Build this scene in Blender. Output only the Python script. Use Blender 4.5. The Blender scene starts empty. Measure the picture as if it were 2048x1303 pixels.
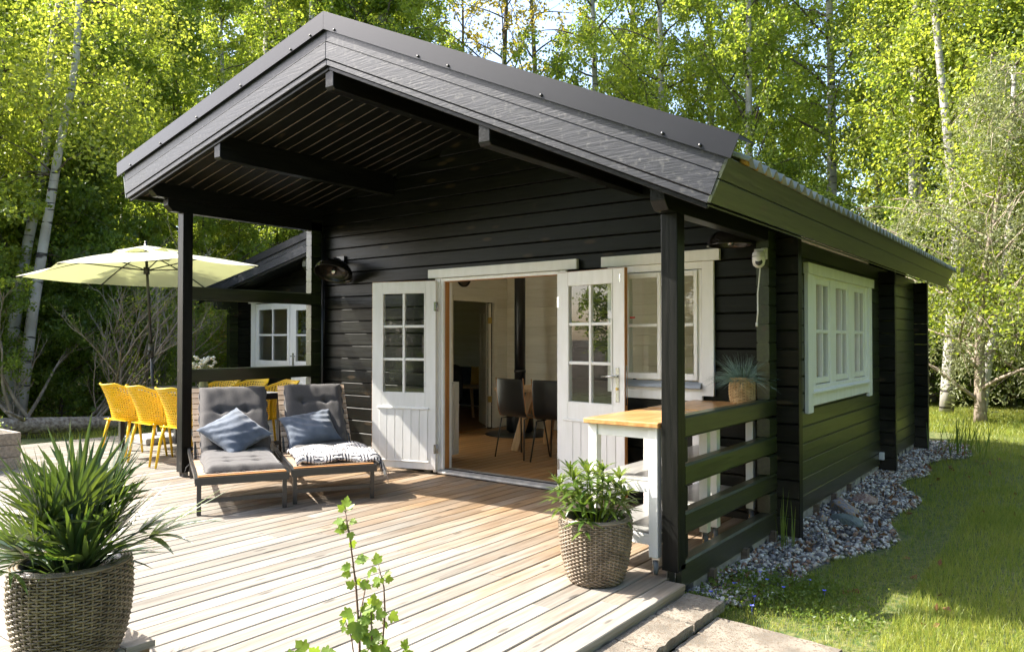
import bpy, bmesh, math, random
import numpy as np
from mathutils import Vector, Matrix
R = math.radians
C = bpy.context.scene.collection
S = bpy.context.scene
rnd = random.Random(7)
# ---------------------------------------------------------------- camera, sky, sun, exposure
cam = bpy.data.cameras.new('camera'); camo = bpy.data.objects.new('camera', cam); C.objects.link(camo)
camo.location = (1.793, -5.558, 1.335); camo.rotation_euler = (math.pi/2 + .0167, 0, .6489)
cam.sensor_width = 36; cam.lens = 1509.4/2048*36; cam.clip_start = .05; cam.clip_end = 900
S.camera = camo
SUN = Vector((-.88, -.42, 1)).normalized()
W = bpy.data.worlds.new('World'); S.world = W; W.use_nodes = True
nt = W.node_tree; sky = nt.nodes.new('ShaderNodeTexSky'); sky.sky_type = 'NISHITA'; sky.sun_disc = False
sky.sun_elevation = math.asin(SUN.z); sky.sun_rotation = math.atan2(SUN.x, SUN.y); sky.air_density = .8; sky.dust_density = 2.5; sky.ozone_density = .6
nt.links.new(sky.outputs[0], nt.nodes['Background'].inputs[0]); nt.nodes['Background'].inputs[1].default_value = .145
sun = bpy.data.lights.new('sun', 'SUN'); sun.energy = 3.6; sun.angle = R(.5); sun.color = (1, .94, .84)
suno = bpy.data.objects.new('sun', sun); C.objects.link(suno); suno.location = SUN*40
suno.rotation_euler = SUN.to_track_quat('Z', 'Y').to_euler()
S.view_settings.view_transform = 'Standard'; S.view_settings.look = 'None'; S.view_settings.gamma = 1
S.view_settings.use_curve_mapping = False; S.view_settings.exposure = 2.15
S.cycles.use_denoising = True; S.cycles.max_bounces = 9; S.cycles.diffuse_bounces = 7; S.cycles.glossy_bounces = 3
S.cycles.transmission_bounces = 4; S.cycles.transparent_max_bounces = 12; S.cycles.caustics_reflective = False; S.cycles.caustics_refractive = False
S.cycles.sample_clamp_indirect = 8

# ---------------------------------------------------------------- materials
def new_mat(name):
    m = bpy.data.materials.new(name); m.use_nodes = True
    n = m.node_tree.nodes; return m, n, m.node_tree.links, n['Principled BSDF'], n['Material Output']
def nd(n, t, **k):
    x = n.new(t)
    for a, b in k.items(): setattr(x, a, b)
    return x
def mat(name, c1, c2=None, rough=.5, scale=(1, 1, 1), ns=4, detail=5, bump=0, bdist=.01, metal=0, spec=.5, rand=0, bscale=None, coords='Object', coat=0, ramp=(.35, .65), sheen=0, c3=None, s3=2.0, r3=(.5, .62), knots=None):
    """base colour mixed between c1 and c2 by (stretched) noise, optional third colour in stains, bump and a random value per object"""
    m, n, l, p, o = new_mat(name); c2 = c2 or c1
    tc = nd(n, 'ShaderNodeTexCoord'); mp = nd(n, 'ShaderNodeMapping'); mp.inputs[3].default_value = scale
    oi = nd(n, 'ShaderNodeObjectInfo')
    off = nd(n, 'ShaderNodeVectorMath', operation='MULTIPLY_ADD'); off.inputs[1].default_value = (1, 1, 1)
    cr = nd(n, 'ShaderNodeCombineXYZ')
    mul = nd(n, 'ShaderNodeMath', operation='MULTIPLY'); mul.inputs[1].default_value = 37.0
    l.new(oi.outputs['Random'], mul.inputs[0]); l.new(mul.outputs[0], cr.inputs[0]); l.new(mul.outputs[0], cr.inputs[1]); l.new(mul.outputs[0], cr.inputs[2])
    l.new(tc.outputs[coords], off.inputs[0])
    if coords == 'Object': l.new(cr.outputs[0], off.inputs[2])
    l.new(off.outputs[0], mp.inputs[0])
    nz = nd(n, 'ShaderNodeTexNoise'); nz.inputs['Scale'].default_value = ns; nz.inputs['Detail'].default_value = detail
    l.new(mp.outputs[0], nz.inputs['Vector'])
    rp = nd(n, 'ShaderNodeValToRGB'); e = rp.color_ramp.elements
    e[0].position = ramp[0]; e[1].position = ramp[1]; e[0].color = (*c1, 1); e[1].color = (*c2, 1)
    l.new(nz.outputs['Fac'], rp.inputs[0]); col = rp.outputs[0]
    if c3:
        n3 = nd(n, 'ShaderNodeTexNoise'); n3.inputs['Scale'].default_value = s3; n3.inputs['Detail'].default_value = 6; l.new(off.outputs[0], n3.inputs['Vector'])
        mr = nd(n, 'ShaderNodeMapRange'); mr.inputs[1].default_value = r3[0]; mr.inputs[2].default_value = r3[1]; l.new(n3.outputs['Fac'], mr.inputs[0])
        mx = nd(n, 'ShaderNodeMix', data_type='RGBA'); l.new(mr.outputs[0], mx.inputs[0]); l.new(col, mx.inputs[6]); mx.inputs[7].default_value = (*c3, 1); col = mx.outputs[2]
    if knots:
        vk = nd(n, 'ShaderNodeTexVoronoi'); vk.inputs['Scale'].default_value = 1; mk = nd(n, 'ShaderNodeMapping'); mk.inputs[3].default_value = knots; l.new(off.outputs[0], mk.inputs[0]); l.new(mk.outputs[0], vk.inputs['Vector'])
        rk = nd(n, 'ShaderNodeMapRange'); rk.inputs[1].default_value = .10; rk.inputs[2].default_value = .17; rk.inputs[3].default_value = 1; rk.inputs[4].default_value = 0; l.new(vk.outputs['Distance'], rk.inputs[0])
        mx = nd(n, 'ShaderNodeMix', data_type='RGBA'); l.new(rk.outputs[0], mx.inputs[0]); l.new(col, mx.inputs[6]); mx.inputs[7].default_value = (.035, .026, .016, 1); col = mx.outputs[2]
        ge_ = nd(n, 'ShaderNodeNewGeometry'); sz = nd(n, 'ShaderNodeSeparateXYZ'); l.new(ge_.outputs['Position'], sz.inputs[0]); nd5 = nd(n, 'ShaderNodeTexNoise'); nd5.inputs['Scale'].default_value = 7; nd5.inputs['Detail'].default_value = 8; l.new(off.outputs[0], nd5.inputs['Vector'])
        za = nd(n, 'ShaderNodeMath', operation='MULTIPLY_ADD'); za.inputs[1].default_value = -.9; l.new(nd5.outputs['Fac'], za.inputs[0]); l.new(sz.outputs[2], za.inputs[2])
        zr = nd(n, 'ShaderNodeMapRange'); zr.inputs[1].default_value = -.55; zr.inputs[2].default_value = .05; zr.inputs[3].default_value = .55; zr.inputs[4].default_value = 0; l.new(za.outputs[0], zr.inputs[0])
        mx = nd(n, 'ShaderNodeMix', data_type='RGBA'); l.new(zr.outputs[0], mx.inputs[0]); l.new(col, mx.inputs[6]); mx.inputs[7].default_value = (.06, .052, .040, 1); col = mx.outputs[2]
    if rand:
        hv = nd(n, 'ShaderNodeHueSaturation'); mr = nd(n, 'ShaderNodeMapRange'); mr.inputs[3].default_value = 1-rand; mr.inputs[4].default_value = 1+rand
        l.new(oi.outputs['Random'], mr.inputs[0]); l.new(mr.outputs[0], hv.inputs['Value']); l.new(col, hv.inputs['Color']); col = hv.outputs[0]
    l.new(col, p.inputs['Base Color'])
    p.inputs['Roughness'].default_value = rough; p.inputs['Metallic'].default_value = metal; p.inputs['Specular IOR Level'].default_value = spec
    p.inputs['Coat Weight'].default_value = coat; p.inputs['Coat Roughness'].default_value = .25
    if sheen: p.inputs['Sheen Weight'].default_value = sheen
    if bump:
        b = nd(n, 'ShaderNodeBump'); b.inputs['Strength'].default_value = bump; b.inputs['Distance'].default_value = bdist
        src = nz
        if bscale:
            src = nd(n, 'ShaderNodeTexNoise'); src.inputs['Scale'].default_value = bscale; src.inputs['Detail'].default_value = 6; l.new(mp.outputs[0], src.inputs['Vector'])
        l.new(src.outputs['Fac'], b.inputs['Height']); l.new(b.outputs[0], p.inputs['Normal'])
    m['p'] = 1
    return m
def wood(name, c1, c2, axis=0, rough=.55, rand=.12, bump=.25, ns=3, **k):
    sc = [14, 14, 14]; sc[axis] = 1.0
    return mat(name, c1, c2, rough=rough, scale=sc, ns=ns, rand=rand, bump=bump, bdist=.004, **k)
BLK = dict(rough=.36, rand=.3, bump=.5, spec=.24)
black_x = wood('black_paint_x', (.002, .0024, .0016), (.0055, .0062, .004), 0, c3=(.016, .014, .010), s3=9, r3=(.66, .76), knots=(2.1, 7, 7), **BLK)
black_y_lawnlit = wood('black_paint_y_lawnlit', (.010, .015, .004), (.026, .036, .009), 1, c3=(.028, .024, .018), s3=9, r3=(.66, .76), rough=.32, rand=.25, bump=.5, spec=.85, knots=(7, 2.1, 7))  # green light off the lawn is tinted into this black paint's base colour
black_beam = wood('black_beam_paint', (.003, .0034, .003), (.008, .0086, .007), 1, rough=.36, rand=.2, bump=.5, spec=.24)
black_z = wood('black_paint_z', (.004, .0045, .004), (.010, .010, .009), 2, c3=(.035, .03, .025), s3=11, r3=(.68, .78), **BLK)
black_barge = wood('black_barge_paint', (.008, .010, .015), (.020, .022, .030), 0, c3=(.060, .060, .062), s3=34, r3=(.56, .72), rough=.42, rand=.2, bump=.4, ns=7)
endgrain = mat('weathered_end_grain', (.05, .048, .045), (.16, .155, .15), ns=30, rough=.7, bump=.8)
white = mat('white_paint', (.74, .73, .70), (.80, .79, .77), rough=.38, ns=3, rand=.03, bump=.08, scale=(6, 6, 1))
white_room = mat('white_interior_paint', (.80, .76, .65), (.86, .83, .74), rough=.5, ns=2, scale=(1, 1, 8), rand=.04, bump=.1)
orange_wood = wood('varnished_pine_edge', (.36, .15, .04), (.50, .23, .07), 2, rough=.35, rand=.05)
table_wood = wood('oiled_worktop', (.40, .19, .06), (.60, .33, .13), 1, rough=.28, rand=.12, ns=2.2)
leg_wood = wood('oak_leg', (.40, .24, .11), (.52, .33, .17), 2, rough=.4)
slat_wood = wood('slat_wood', (.30, .21, .14), (.48, .36, .25), 1, rough=.55, rand=.2)
teak_edge = wood('teak_edge', (.34, .15, .05), (.45, .21, .07), 1, rough=.5, rand=.1)
floor_wood = wood('pine_floor', (.24, .12, .04), (.36, .19, .075), 1, rough=.35, rand=.15, ns=2)
metal_dark = mat('anthracite_metal', (.010, .011, .013), (.015, .016, .02), rough=.35, ns=2, metal=.0, coat=.3)
flash_metal = mat('black_sheet_metal', (.005, .006, .010), (.009, .010, .015), rough=.36, ns=1.5, bump=.04, bdist=.02, spec=.4)
steel = mat('steel', (.5, .5, .5), (.62, .62, .6), rough=.25, metal=1, ns=5)
brass = mat('brass', (.55, .38, .12), rough=.3, metal=1)
blackplastic = mat('black_plastic', (.012, .012, .012), (.02, .02, .02), rough=.4)
whiteplastic = mat('white_plastic', (.66, .66, .65), rough=.35)
rubber = mat('grey_rubber', (.14, .15, .16), rough=.6)
concrete = mat('exposed_aggregate_concrete', (.13, .112, .088), (.25, .218, .175), ns=7, rough=.85, bump=.8, bdist=.006, bscale=120, c3=(.14, .11, .08), s3=60, r3=(.52, .6), coords='Object')
plinth_m = mat('concrete_plinth', (.22, .20, .19), (.34, .32, .30), ns=9, rough=.9, bump=.6, c3=(.02, .02, .02), s3=7, r3=(.56, .6))
granite = mat('granite', (.28, .27, .26), (.46, .44, .42), ns=60, rough=.6, bump=.3)
fabric_grey = mat('charcoal_cushion_fabric', (.050, .046, .046), (.066, .061, .061), ns=90, rough=.9, bump=.25, bdist=.002, sheen=.2)
fabric_blue = mat('slate_blue_cotton', (.075, .095, .13), (.115, .14, .185), ns=9, rough=.9, bump=.9, bdist=.02, bscale=6, sheen=.25)
umb_m, n, l, p, o = new_mat('lime_parasol_cloth')
p.inputs['Base Color'].default_value = (.72, .72, .58, 1); p.inputs['Roughness'].default_value = .8
tr = nd(n, 'ShaderNodeBsdfTranslucent'); tr.inputs[0].default_value = (.36, .375, .17, 1); mx = nd(n, 'ShaderNodeMixShader'); mx.inputs[0].default_value = .42
l.new(p.outputs[0], mx.inputs[1]); l.new(tr.outputs[0], mx.inputs[2]); l.new(mx.outputs[0], o.inputs[0])
tc = nd(n, 'ShaderNodeTexCoord'); nz = nd(n, 'ShaderNodeTexNoise'); nz.inputs['Scale'].default_value = 2.2; nz.inputs['Detail'].default_value = 1; l.new(tc.outputs['Object'], nz.inputs['Vector'])
b = nd(n, 'ShaderNodeBump'); b.inputs['Strength'].default_value = .5; b.inputs['Distance'].default_value = .08; l.new(nz.outputs['Fac'], b.inputs['Height']); l.new(b.outputs[0], p.inputs['Normal']); l.new(b.outputs[0], tr.inputs['Normal'])
yellow = mat('yellow_plastic', (.72, .46, .008), (.76, .49, .010), rough=.38, ns=3)
wicker_brown = mat('brown_rattan', (.125, .092, .060), (.26, .20, .14), ns=16, rough=.42, bump=.4, coat=.15)
wicker_dark = mat('dark_rattan', (.10, .075, .045), (.22, .17, .105), ns=16, rough=.42, bump=.4, coat=.15)
wicker_straw = mat('straw_wicker', (.42, .27, .11), (.62, .44, .22), ns=22, rough=.7, bump=.4)
soil = mat('potting_soil', (.012, .009, .006), (.03, .02, .012), ns=40, rough=.95, bump=.8)
bark_dark = mat('brown_bark', (.06, .045, .032), (.15, .12, .09), ns=5, scale=(5, 5, 1), rough=.9, bump=.9, bdist=.03, c3=(.10, .12, .05), s3=1.5)
bark_grey = mat('grey_twig_bark', (.20, .16, .12), (.38, .31, .25), ns=6, scale=(3, 3, 1), rough=.85, bump=.5)
bark_birch = mat('birch_bark', (.30, .28, .25), (.46, .44, .41), ns=3, rough=.75, bump=.3, c3=(.035, .03, .028), s3=6, r3=(.585, .63))
bl = bark_birch.node_tree
for q in bl.nodes:
    if q.type == 'TEX_NOISE' and abs(q.inputs['Scale'].default_value-6) < .01:
        mpp = bl.nodes.new('ShaderNodeMapping'); mpp.inputs[3].default_value = (.35, .35, 2.4)
        src = q.inputs['Vector'].links[0].from_socket; bl.links.new(src, mpp.inputs[0]); bl.links.new(mpp.outputs[0], q.inputs['Vector'])
log_m = mat('weathered_log_bark', (.12, .09, .07), (.34, .30, .26), ns=4, scale=(1, 6, 6), rough=.9, bump=.9)
def leaf_mat(name, a, b, ta, tb, tw=.45, rough=.45, cl=.9, spec=.5):
    """leaf: colour varies leaf by leaf and clump by clump, part of the light passes through"""
    m, n, l, p, o = new_mat(name)
    g = nd(n, 'ShaderNodeNewGeometry'); oi = nd(n, 'ShaderNodeObjectInfo'); tc = nd(n, 'ShaderNodeTexCoord')
    nz = nd(n, 'ShaderNodeTexNoise'); nz.inputs['Scale'].default_value = cl; nz.inputs['Detail'].default_value = 2; l.new(tc.outputs['Object'], nz.inputs['Vector'])
    ad = nd(n, 'ShaderNodeMath', operation='ADD'); l.new(g.outputs['Random Per Island'], ad.inputs[0]); l.new(nz.outputs['Fac'], ad.inputs[1])
    ad2 = nd(n, 'ShaderNodeMath', operation='MULTIPLY_ADD'); ad2.inputs[1].default_value = .5; l.new(oi.outputs['Random'], ad2.inputs[0]); l.new(ad.outputs[0], ad2.inputs[2])
    mr = nd(n, 'ShaderNodeMapRange'); mr.inputs[1].default_value = .45; mr.inputs[2].default_value = 1.8; l.new(ad2.outputs[0], mr.inputs[0])
    mx = nd(n, 'ShaderNodeMix', data_type='RGBA'); l.new(mr.outputs[0], mx.inputs[0]); mx.inputs[6].default_value = (*a, 1); mx.inputs[7].default_value = (*b, 1)
    mt = nd(n, 'ShaderNodeMix', data_type='RGBA'); l.new(mr.outputs[0], mt.inputs[0]); mt.inputs[6].default_value = (*ta, 1); mt.inputs[7].default_value = (*tb, 1)
    l.new(mx.outputs[2], p.inputs['Base Color']); p.inputs['Roughness'].default_value = rough; p.inputs['Specular IOR Level'].default_value = spec
    t = nd(n, 'ShaderNodeBsdfTranslucent'); l.new(mt.outputs[2], t.inputs[0])
    ms = nd(n, 'ShaderNodeMixShader'); ms.inputs[0].default_value = tw; l.new(p.outputs[0], ms.inputs[1]); l.new(t.outputs[0], ms.inputs[2]); l.new(ms.outputs[0], o.inputs[0])
    return m
leaf_spring = leaf_mat('spring_birch_leaf', (.07, .12, .016), (.17, .22, .03), (.30, .46, .04), (.66, .74, .08), .52)
leaf_yellow = leaf_mat('young_yellow_green_leaf', (.09, .14, .018), (.20, .23, .035), (.36, .50, .04), (.70, .74, .08), .5)
leaf_mid = leaf_mat('mid_green_leaf', (.06, .11, .016), (.15, .20, .03), (.28, .44, .04), (.62, .72, .07), .5)
leaf_pale = leaf_mat('pale_grey_green_leaf', (.13, .16, .07), (.24, .26, .13), (.28, .34, .10), (.45, .48, .18), .35)
leaf_oak = leaf_mat('ochre_oak_leaf', (.16, .13, .015), (.28, .22, .03), (.50, .42, .03), (.72, .58, .06), .45)
leaf_dark = leaf_mat('dark_undergrowth_leaf', (.05, .09, .016), (.13, .18, .03), (.24, .38, .04), (.54, .66, .08), .48)
leaf_gold = leaf_mat('golden_shrub_leaf', (.16, .12, .02), (.26, .20, .04), (.34, .28, .04), (.52, .42, .08), .4)
leaf_brown = leaf_mat('dead_brown_leaf', (.12, .05, .02), (.26, .13, .06), (.16, .06, .02), (.26, .12, .05), .2, rough=.8)
grass_m = leaf_mat('lawn_blade', (.06, .14, .018), (.27, .29, .06), (.28, .44, .04), (.68, .66, .13), .45, cl=1.6)
weed_m = leaf_mat('weed_leaf', (.05, .10, .015), (.13, .18, .03), (.18, .30, .03), (.40, .48, .06), .4, cl=3)
palm_m = leaf_mat('palm_leaf', (.018, .045, .025), (.06, .09, .03), (.05, .13, .015), (.26, .34, .03), .25, rough=.28, cl=3, spec=.7)
pieris_m = leaf_mat('laurel_leaf', (.035, .08, .015), (.13, .18, .03), (.10, .20, .02), (.36, .44, .05), .3, rough=.3, cl=6, spec=.6)
fescue_m = leaf_mat('blue_fescue_blade', (.12, .20, .17), (.28, .38, .33), (.10, .18, .14), (.2, .28, .2), .15, rough=.5, cl=6)
currant_m = leaf_mat('currant_leaf', (.07, .14, .015), (.17, .26, .03), (.16, .30, .02), (.42, .55, .05), .4, rough=.45, cl=5)
blue_petal = mat('blue_petal', (.08, .10, .55), (.14, .16, .7), rough=.6)
pink_petal = mat('pink_petal', (.55, .03, .14), (.75, .12, .25), rough=.6, ns=30)
white_petal = mat('white_petal', (.8, .8, .72), rough=.6)
glass, n, l, p, o = new_mat('window_glass')
gl = nd(n, 'ShaderNodeBsdfGlossy'); gl.inputs['Roughness'].default_value = .0; tp = nd(n, 'ShaderNodeBsdfTransparent'); tp.inputs[0].default_value = (.93, .95, .93, 1)
fr = nd(n, 'ShaderNodeFresnel'); fr.inputs[0].default_value = 1.5
mu = nd(n, 'ShaderNodeMath', operation='MULTIPLY_ADD'); mu.inputs[1].default_value = 1.7; mu.inputs[2].default_value = .02; mu.use_clamp = True; l.new(fr.outputs[0], mu.inputs[0])
ge = nd(n, 'ShaderNodeNewGeometry'); iv = nd(n, 'ShaderNodeMath', operation='SUBTRACT'); iv.inputs[0].default_value = 1; l.new(ge.outputs['Backfacing'], iv.inputs[1])
mf = nd(n, 'ShaderNodeMath', operation='MULTIPLY'); l.new(mu.outputs[0], mf.inputs[0]); l.new(iv.outputs[0], mf.inputs[1])     # only the face that meets the air reflects
mx = nd(n, 'ShaderNodeMixShader'); l.new(mf.outputs[0], mx.inputs[0]); l.new(tp.outputs[0], mx.inputs[1]); l.new(gl.outputs[0], mx.inputs[2]); l.new(mx.outputs[0], o.inputs[0])
curtain_m = mat('grey_net_curtain', (.45, .45, .43), (.58, .58, .55), ns=5, scale=(1, 30, .2), rough=.9)
net_m, n, l, p, o = new_mat('white_net_curtain'); p.inputs['Base Color'].default_value = (.85, .85, .82, 1); tr = nd(n, 'ShaderNodeBsdfTranslucent'); tr.inputs[0].default_value = (.9, .9, .86, 1)
mx = nd(n, 'ShaderNodeMixShader'); mx.inputs[0].default_value = .85; l.new(p.outputs[0], mx.inputs[1]); l.new(tr.outputs[0], mx.inputs[2]); l.new(mx.outputs[0], o.inputs[0])
# deck boards: grey and bleached outside, brown under the roof (less weathered)
deck_m, n, l, p, o = new_mat('weathered_deck_board')
g = nd(n, 'ShaderNodeNewGeometry'); oi = nd(n, 'ShaderNodeObjectInfo'); sx = nd(n, 'ShaderNodeSeparateXYZ'); l.new(g.outputs['Position'], sx.inputs[0])
mp = nd(n, 'ShaderNodeMapping'); mp.inputs[3].default_value = (22, 1.2, 22)
va = nd(n, 'ShaderNodeVectorMath', operation='ADD'); cb = nd(n, 'ShaderNodeCombineXYZ'); mm = nd(n, 'ShaderNodeMath', operation='MULTIPLY'); mm.inputs[1].default_value = 50; l.new(oi.outputs['Random'], mm.inputs[0]); l.new(mm.outputs[0], cb.inputs[1]); l.new(mm.outputs[0], cb.inputs[2])
l.new(g.outputs['Position'], va.inputs[0]); l.new(cb.outputs[0], va.inputs[1]); l.new(va.outputs[0], mp.inputs[0])
nz = nd(n, 'ShaderNodeTexNoise'); nz.inputs['Scale'].default_value = 1.6; nz.inputs['Detail'].default_value = 7; nz.inputs['Roughness'].default_value = .65; l.new(mp.outputs[0], nz.inputs['Vector'])
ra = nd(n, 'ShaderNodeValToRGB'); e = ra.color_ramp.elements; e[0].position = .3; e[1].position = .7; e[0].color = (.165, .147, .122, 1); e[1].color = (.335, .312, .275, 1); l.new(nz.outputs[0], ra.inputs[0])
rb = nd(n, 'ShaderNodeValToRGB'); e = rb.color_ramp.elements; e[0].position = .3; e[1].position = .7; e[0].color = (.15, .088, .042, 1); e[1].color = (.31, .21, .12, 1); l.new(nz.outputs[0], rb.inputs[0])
n2 = nd(n, 'ShaderNodeTexNoise'); n2.inputs['Scale'].default_value = 1.1; n2.inputs['Detail'].default_value = 4; l.new(va.outputs[0], n2.inputs['Vector'])
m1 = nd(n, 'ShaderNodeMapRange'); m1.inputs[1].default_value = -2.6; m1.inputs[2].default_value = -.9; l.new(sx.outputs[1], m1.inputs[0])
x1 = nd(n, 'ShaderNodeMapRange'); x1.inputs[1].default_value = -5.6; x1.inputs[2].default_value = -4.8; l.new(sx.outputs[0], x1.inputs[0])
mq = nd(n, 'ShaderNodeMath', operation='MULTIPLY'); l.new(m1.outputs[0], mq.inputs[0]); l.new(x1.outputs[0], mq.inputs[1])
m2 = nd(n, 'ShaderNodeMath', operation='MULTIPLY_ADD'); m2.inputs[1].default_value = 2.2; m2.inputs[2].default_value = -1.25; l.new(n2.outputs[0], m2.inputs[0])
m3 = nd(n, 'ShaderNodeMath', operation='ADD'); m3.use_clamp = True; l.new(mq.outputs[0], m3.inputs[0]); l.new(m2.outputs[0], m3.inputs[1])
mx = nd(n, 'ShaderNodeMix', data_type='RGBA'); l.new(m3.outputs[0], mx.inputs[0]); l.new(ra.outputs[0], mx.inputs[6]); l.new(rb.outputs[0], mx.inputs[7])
vo = nd(n, 'ShaderNodeTexVoronoi'); vo.inputs['Scale'].default_value = 1.0; mp2 = nd(n, 'ShaderNodeMapping'); mp2.inputs[3].default_value = (9, 2.2, 9); l.new(va.outputs[0], mp2.inputs[0]); l.new(mp2.outputs[0], vo.inputs['Vector'])
kn = nd(n, 'ShaderNodeMapRange'); kn.inputs[1].default_value = .07; kn.inputs[2].default_value = .13; kn.inputs[3].default_value = .45; kn.inputs[4].default_value = 1; l.new(vo.outputs['Distance'], kn.inputs[0])
hv = nd(n, 'ShaderNodeHueSaturation'); mr = nd(n, 'ShaderNodeMapRange'); mr.inputs[3].default_value = .72; mr.inputs[4].default_value = 1.12; l.new(oi.outputs['Random'], mr.inputs[0])
mv = nd(n, 'ShaderNodeMath', operation='MULTIPLY'); l.new(mr.outputs[0], mv.inputs[0]); l.new(kn.outputs[0], mv.inputs[1]); l.new(mv.outputs[0], hv.inputs['Value']); l.new(mx.outputs[2], hv.inputs['Color'])
l.new(hv.outputs[0], p.inputs['Base Color']); p.inputs['Roughness'].default_value = .62; p.inputs['Specular IOR Level'].default_value = .3
b = nd(n, 'ShaderNodeBump'); b.inputs['Strength'].default_value = .5; b.inputs['Distance'].default_value = .003; l.new(nz.outputs[0], b.inputs['Height']); l.new(b.outputs[0], p.inputs['Normal'])
# printed throw: dark leaf strokes on white
throw_m, n, l, p, o = new_mat('black_and_white_woven_throw')
tc = nd(n, 'ShaderNodeTexCoord'); mp = nd(n, 'ShaderNodeMapping'); mp.inputs[3].default_value = (1, 1, 1); l.new(tc.outputs['Object'], mp.inputs[0])
w1 = nd(n, 'ShaderNodeTexWave', bands_direction='X'); w1.inputs['Scale'].default_value = 13; w1.inputs['Distortion'].default_value = 3; w1.inputs['Detail'].default_value = 1.5; w1.inputs['Detail Scale'].default_value = 3; l.new(mp.outputs[0], w1.inputs['Vector'])
w2 = nd(n, 'ShaderNodeTexWave', bands_direction='Y'); w2.inputs['Scale'].default_value = 12; w2.inputs['Distortion'].default_value = 3; w2.inputs['Detail'].default_value = 1.5; w2.inputs['Detail Scale'].default_value = 2; l.new(mp.outputs[0], w2.inputs['Vector'])
vo = nd(n, 'ShaderNodeTexChecker'); vo.inputs['Scale'].default_value = 13; l.new(mp.outputs[0], vo.inputs['Vector'])
mx = nd(n, 'ShaderNodeMix', data_type='FLOAT'); l.new(vo.outputs['Fac'], mx.inputs[0]); l.new(w1.outputs['Fac'], mx.inputs[2]); l.new(w2.outputs['Fac'], mx.inputs[3])
rp = nd(n, 'ShaderNodeValToRGB'); e = rp.color_ramp.elements; e[0].position = .36; e[1].position = .46; e[0].color = (.03, .03, .045, 1); e[1].color = (.62, .60, .58, 1); l.new(mx.outputs[0], rp.inputs[0]); l.new(rp.outputs[0], p.inputs['Base Color']); p.inputs['Roughness'].default_value = .9
# ground: lawn soil near, brown leaf litter under the trees
ground_m, n, l, p, o = new_mat('lawn_and_leaf_litter')
g = nd(n, 'ShaderNodeNewGeometry'); sx = nd(n, 'ShaderNodeSeparateXYZ'); l.new(g.outputs['Position'], sx.inputs[0])
nz = nd(n, 'ShaderNodeTexNoise'); nz.inputs['Scale'].default_value = .9; nz.inputs['Detail'].default_value = 8; l.new(g.outputs['Position'], nz.inputs['Vector'])
nf = nd(n, 'ShaderNodeTexNoise'); nf.inputs['Scale'].default_value = 22; nf.inputs['Detail'].default_value = 8; l.new(g.outputs['Position'], nf.inputs['Vector'])
ra = nd(n, 'ShaderNodeValToRGB'); e = ra.color_ramp.elements; e[0].position = .38; e[1].position = .62; e[0].color = (.045, .08, .014, 1); e[1].color = (.15, .15, .05, 1); l.new(nf.outputs[0], ra.inputs[0])
rb = nd(n, 'ShaderNodeValToRGB'); e = rb.color_ramp.elements; e[0].position = .4; e[1].position = .6; e[0].color = (.02, .03, .01, 1); e[1].color = (.12, .065, .035, 1); l.new(nf.outputs[0], rb.inputs[0])
fy = nd(n, 'ShaderNodeMapRange'); fy.inputs[1].default_value = 12.2; fy.inputs[2].default_value = 13.4; ay = nd(n, 'ShaderNodeMath', operation='MULTIPLY_ADD'); ay.inputs[1].default_value = 3; l.new(nz.outputs[0], ay.inputs[0]); l.new(sx.outputs[1], ay.inputs[2]); l.new(ay.outputs[0], fy.inputs[0])
fx = nd(n, 'ShaderNodeMapRange'); fx.inputs[1].default_value = -10.5; fx.inputs[2].default_value = -13; l.new(sx.outputs[0], fx.inputs[0])
mxx = nd(n, 'ShaderNodeMath', operation='MAXIMUM'); l.new(fx.outputs[0], mxx.inputs[0]); l.new(fy.outputs[0], mxx.inputs[1])
mx = nd(n, 'ShaderNodeMix', data_type='RGBA'); l.new(mxx.outputs[0], mx.inputs[0]); l.new(ra.outputs[0], mx.inputs[6]); l.new(rb.outputs[0], mx.inputs[7]); l.new(mx.outputs[2], p.inputs['Base Color']); p.inputs['Roughness'].default_value = .95
b = nd(n, 'ShaderNodeBump'); b.inputs['Strength'].default_value = .8; b.inputs['Distance'].default_value = .03; l.new(nf.outputs[0], b.inputs['Height']); l.new(b.outputs[0], p.inputs['Normal'])
# pebbles: each its own colour
pebble_m, n, l, p, o = new_mat('mixed_pebbles')
g = nd(n, 'ShaderNodeNewGeometry'); rp = nd(n, 'ShaderNodeValToRGB'); rp.color_ramp.interpolation = 'CONSTANT'
cols = [(.12, .115, .12), (.26, .25, .25), (.46, .44, .41), (.58, .55, .50), (.16, .15, .15), (.36, .34, .32), (.28, .17, .11), (.48, .40, .32), (.68, .65, .60), (.09, .09, .10)]
e = rp.color_ramp.elements; e[0].color = (*cols[0], 1); e[1].color = (*cols[1], 1); e[1].position = .1
for i, c in enumerate(cols[2:]): q = e.new(.2 + i*.1); q.color = (*c, 1)
l.new(g.outputs['Random Per Island'], rp.inputs[0]); l.new(rp.outputs[0], p.inputs['Base Color']); p.inputs['Roughness'].default_value = .6
gravel_bed_m = mat('gravel_bed_grit', (.05, .045, .04), (.26, .25, .24), ns=70, rough=.9, bump=.8)
stone_green = mat('green_slate_stone', (.10, .13, .12), (.22, .26, .24), ns=4, scale=(1, 6, 1), rough=.6, bump=.5, bdist=.01)
stone_mixed = mat('rusty_quartz_stone', (.18, .17, .19), (.42, .40, .40), ns=5, rough=.7, bump=.6, c3=(.42, .24, .08), s3=5, r3=(.52, .58))
stone_red = mat('reddish_stone', (.22, .11, .08), (.40, .32, .27), ns=6, rough=.7, bump=.6)
pine_gap = mat('bare_pine_tongue', (.24, .19, .13), (.30, .24, .17), rough=.7)
rust_wood = wood('rusty_batten', (.30, .15, .02), (.42, .24, .04), 1, rough=.7)
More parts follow.
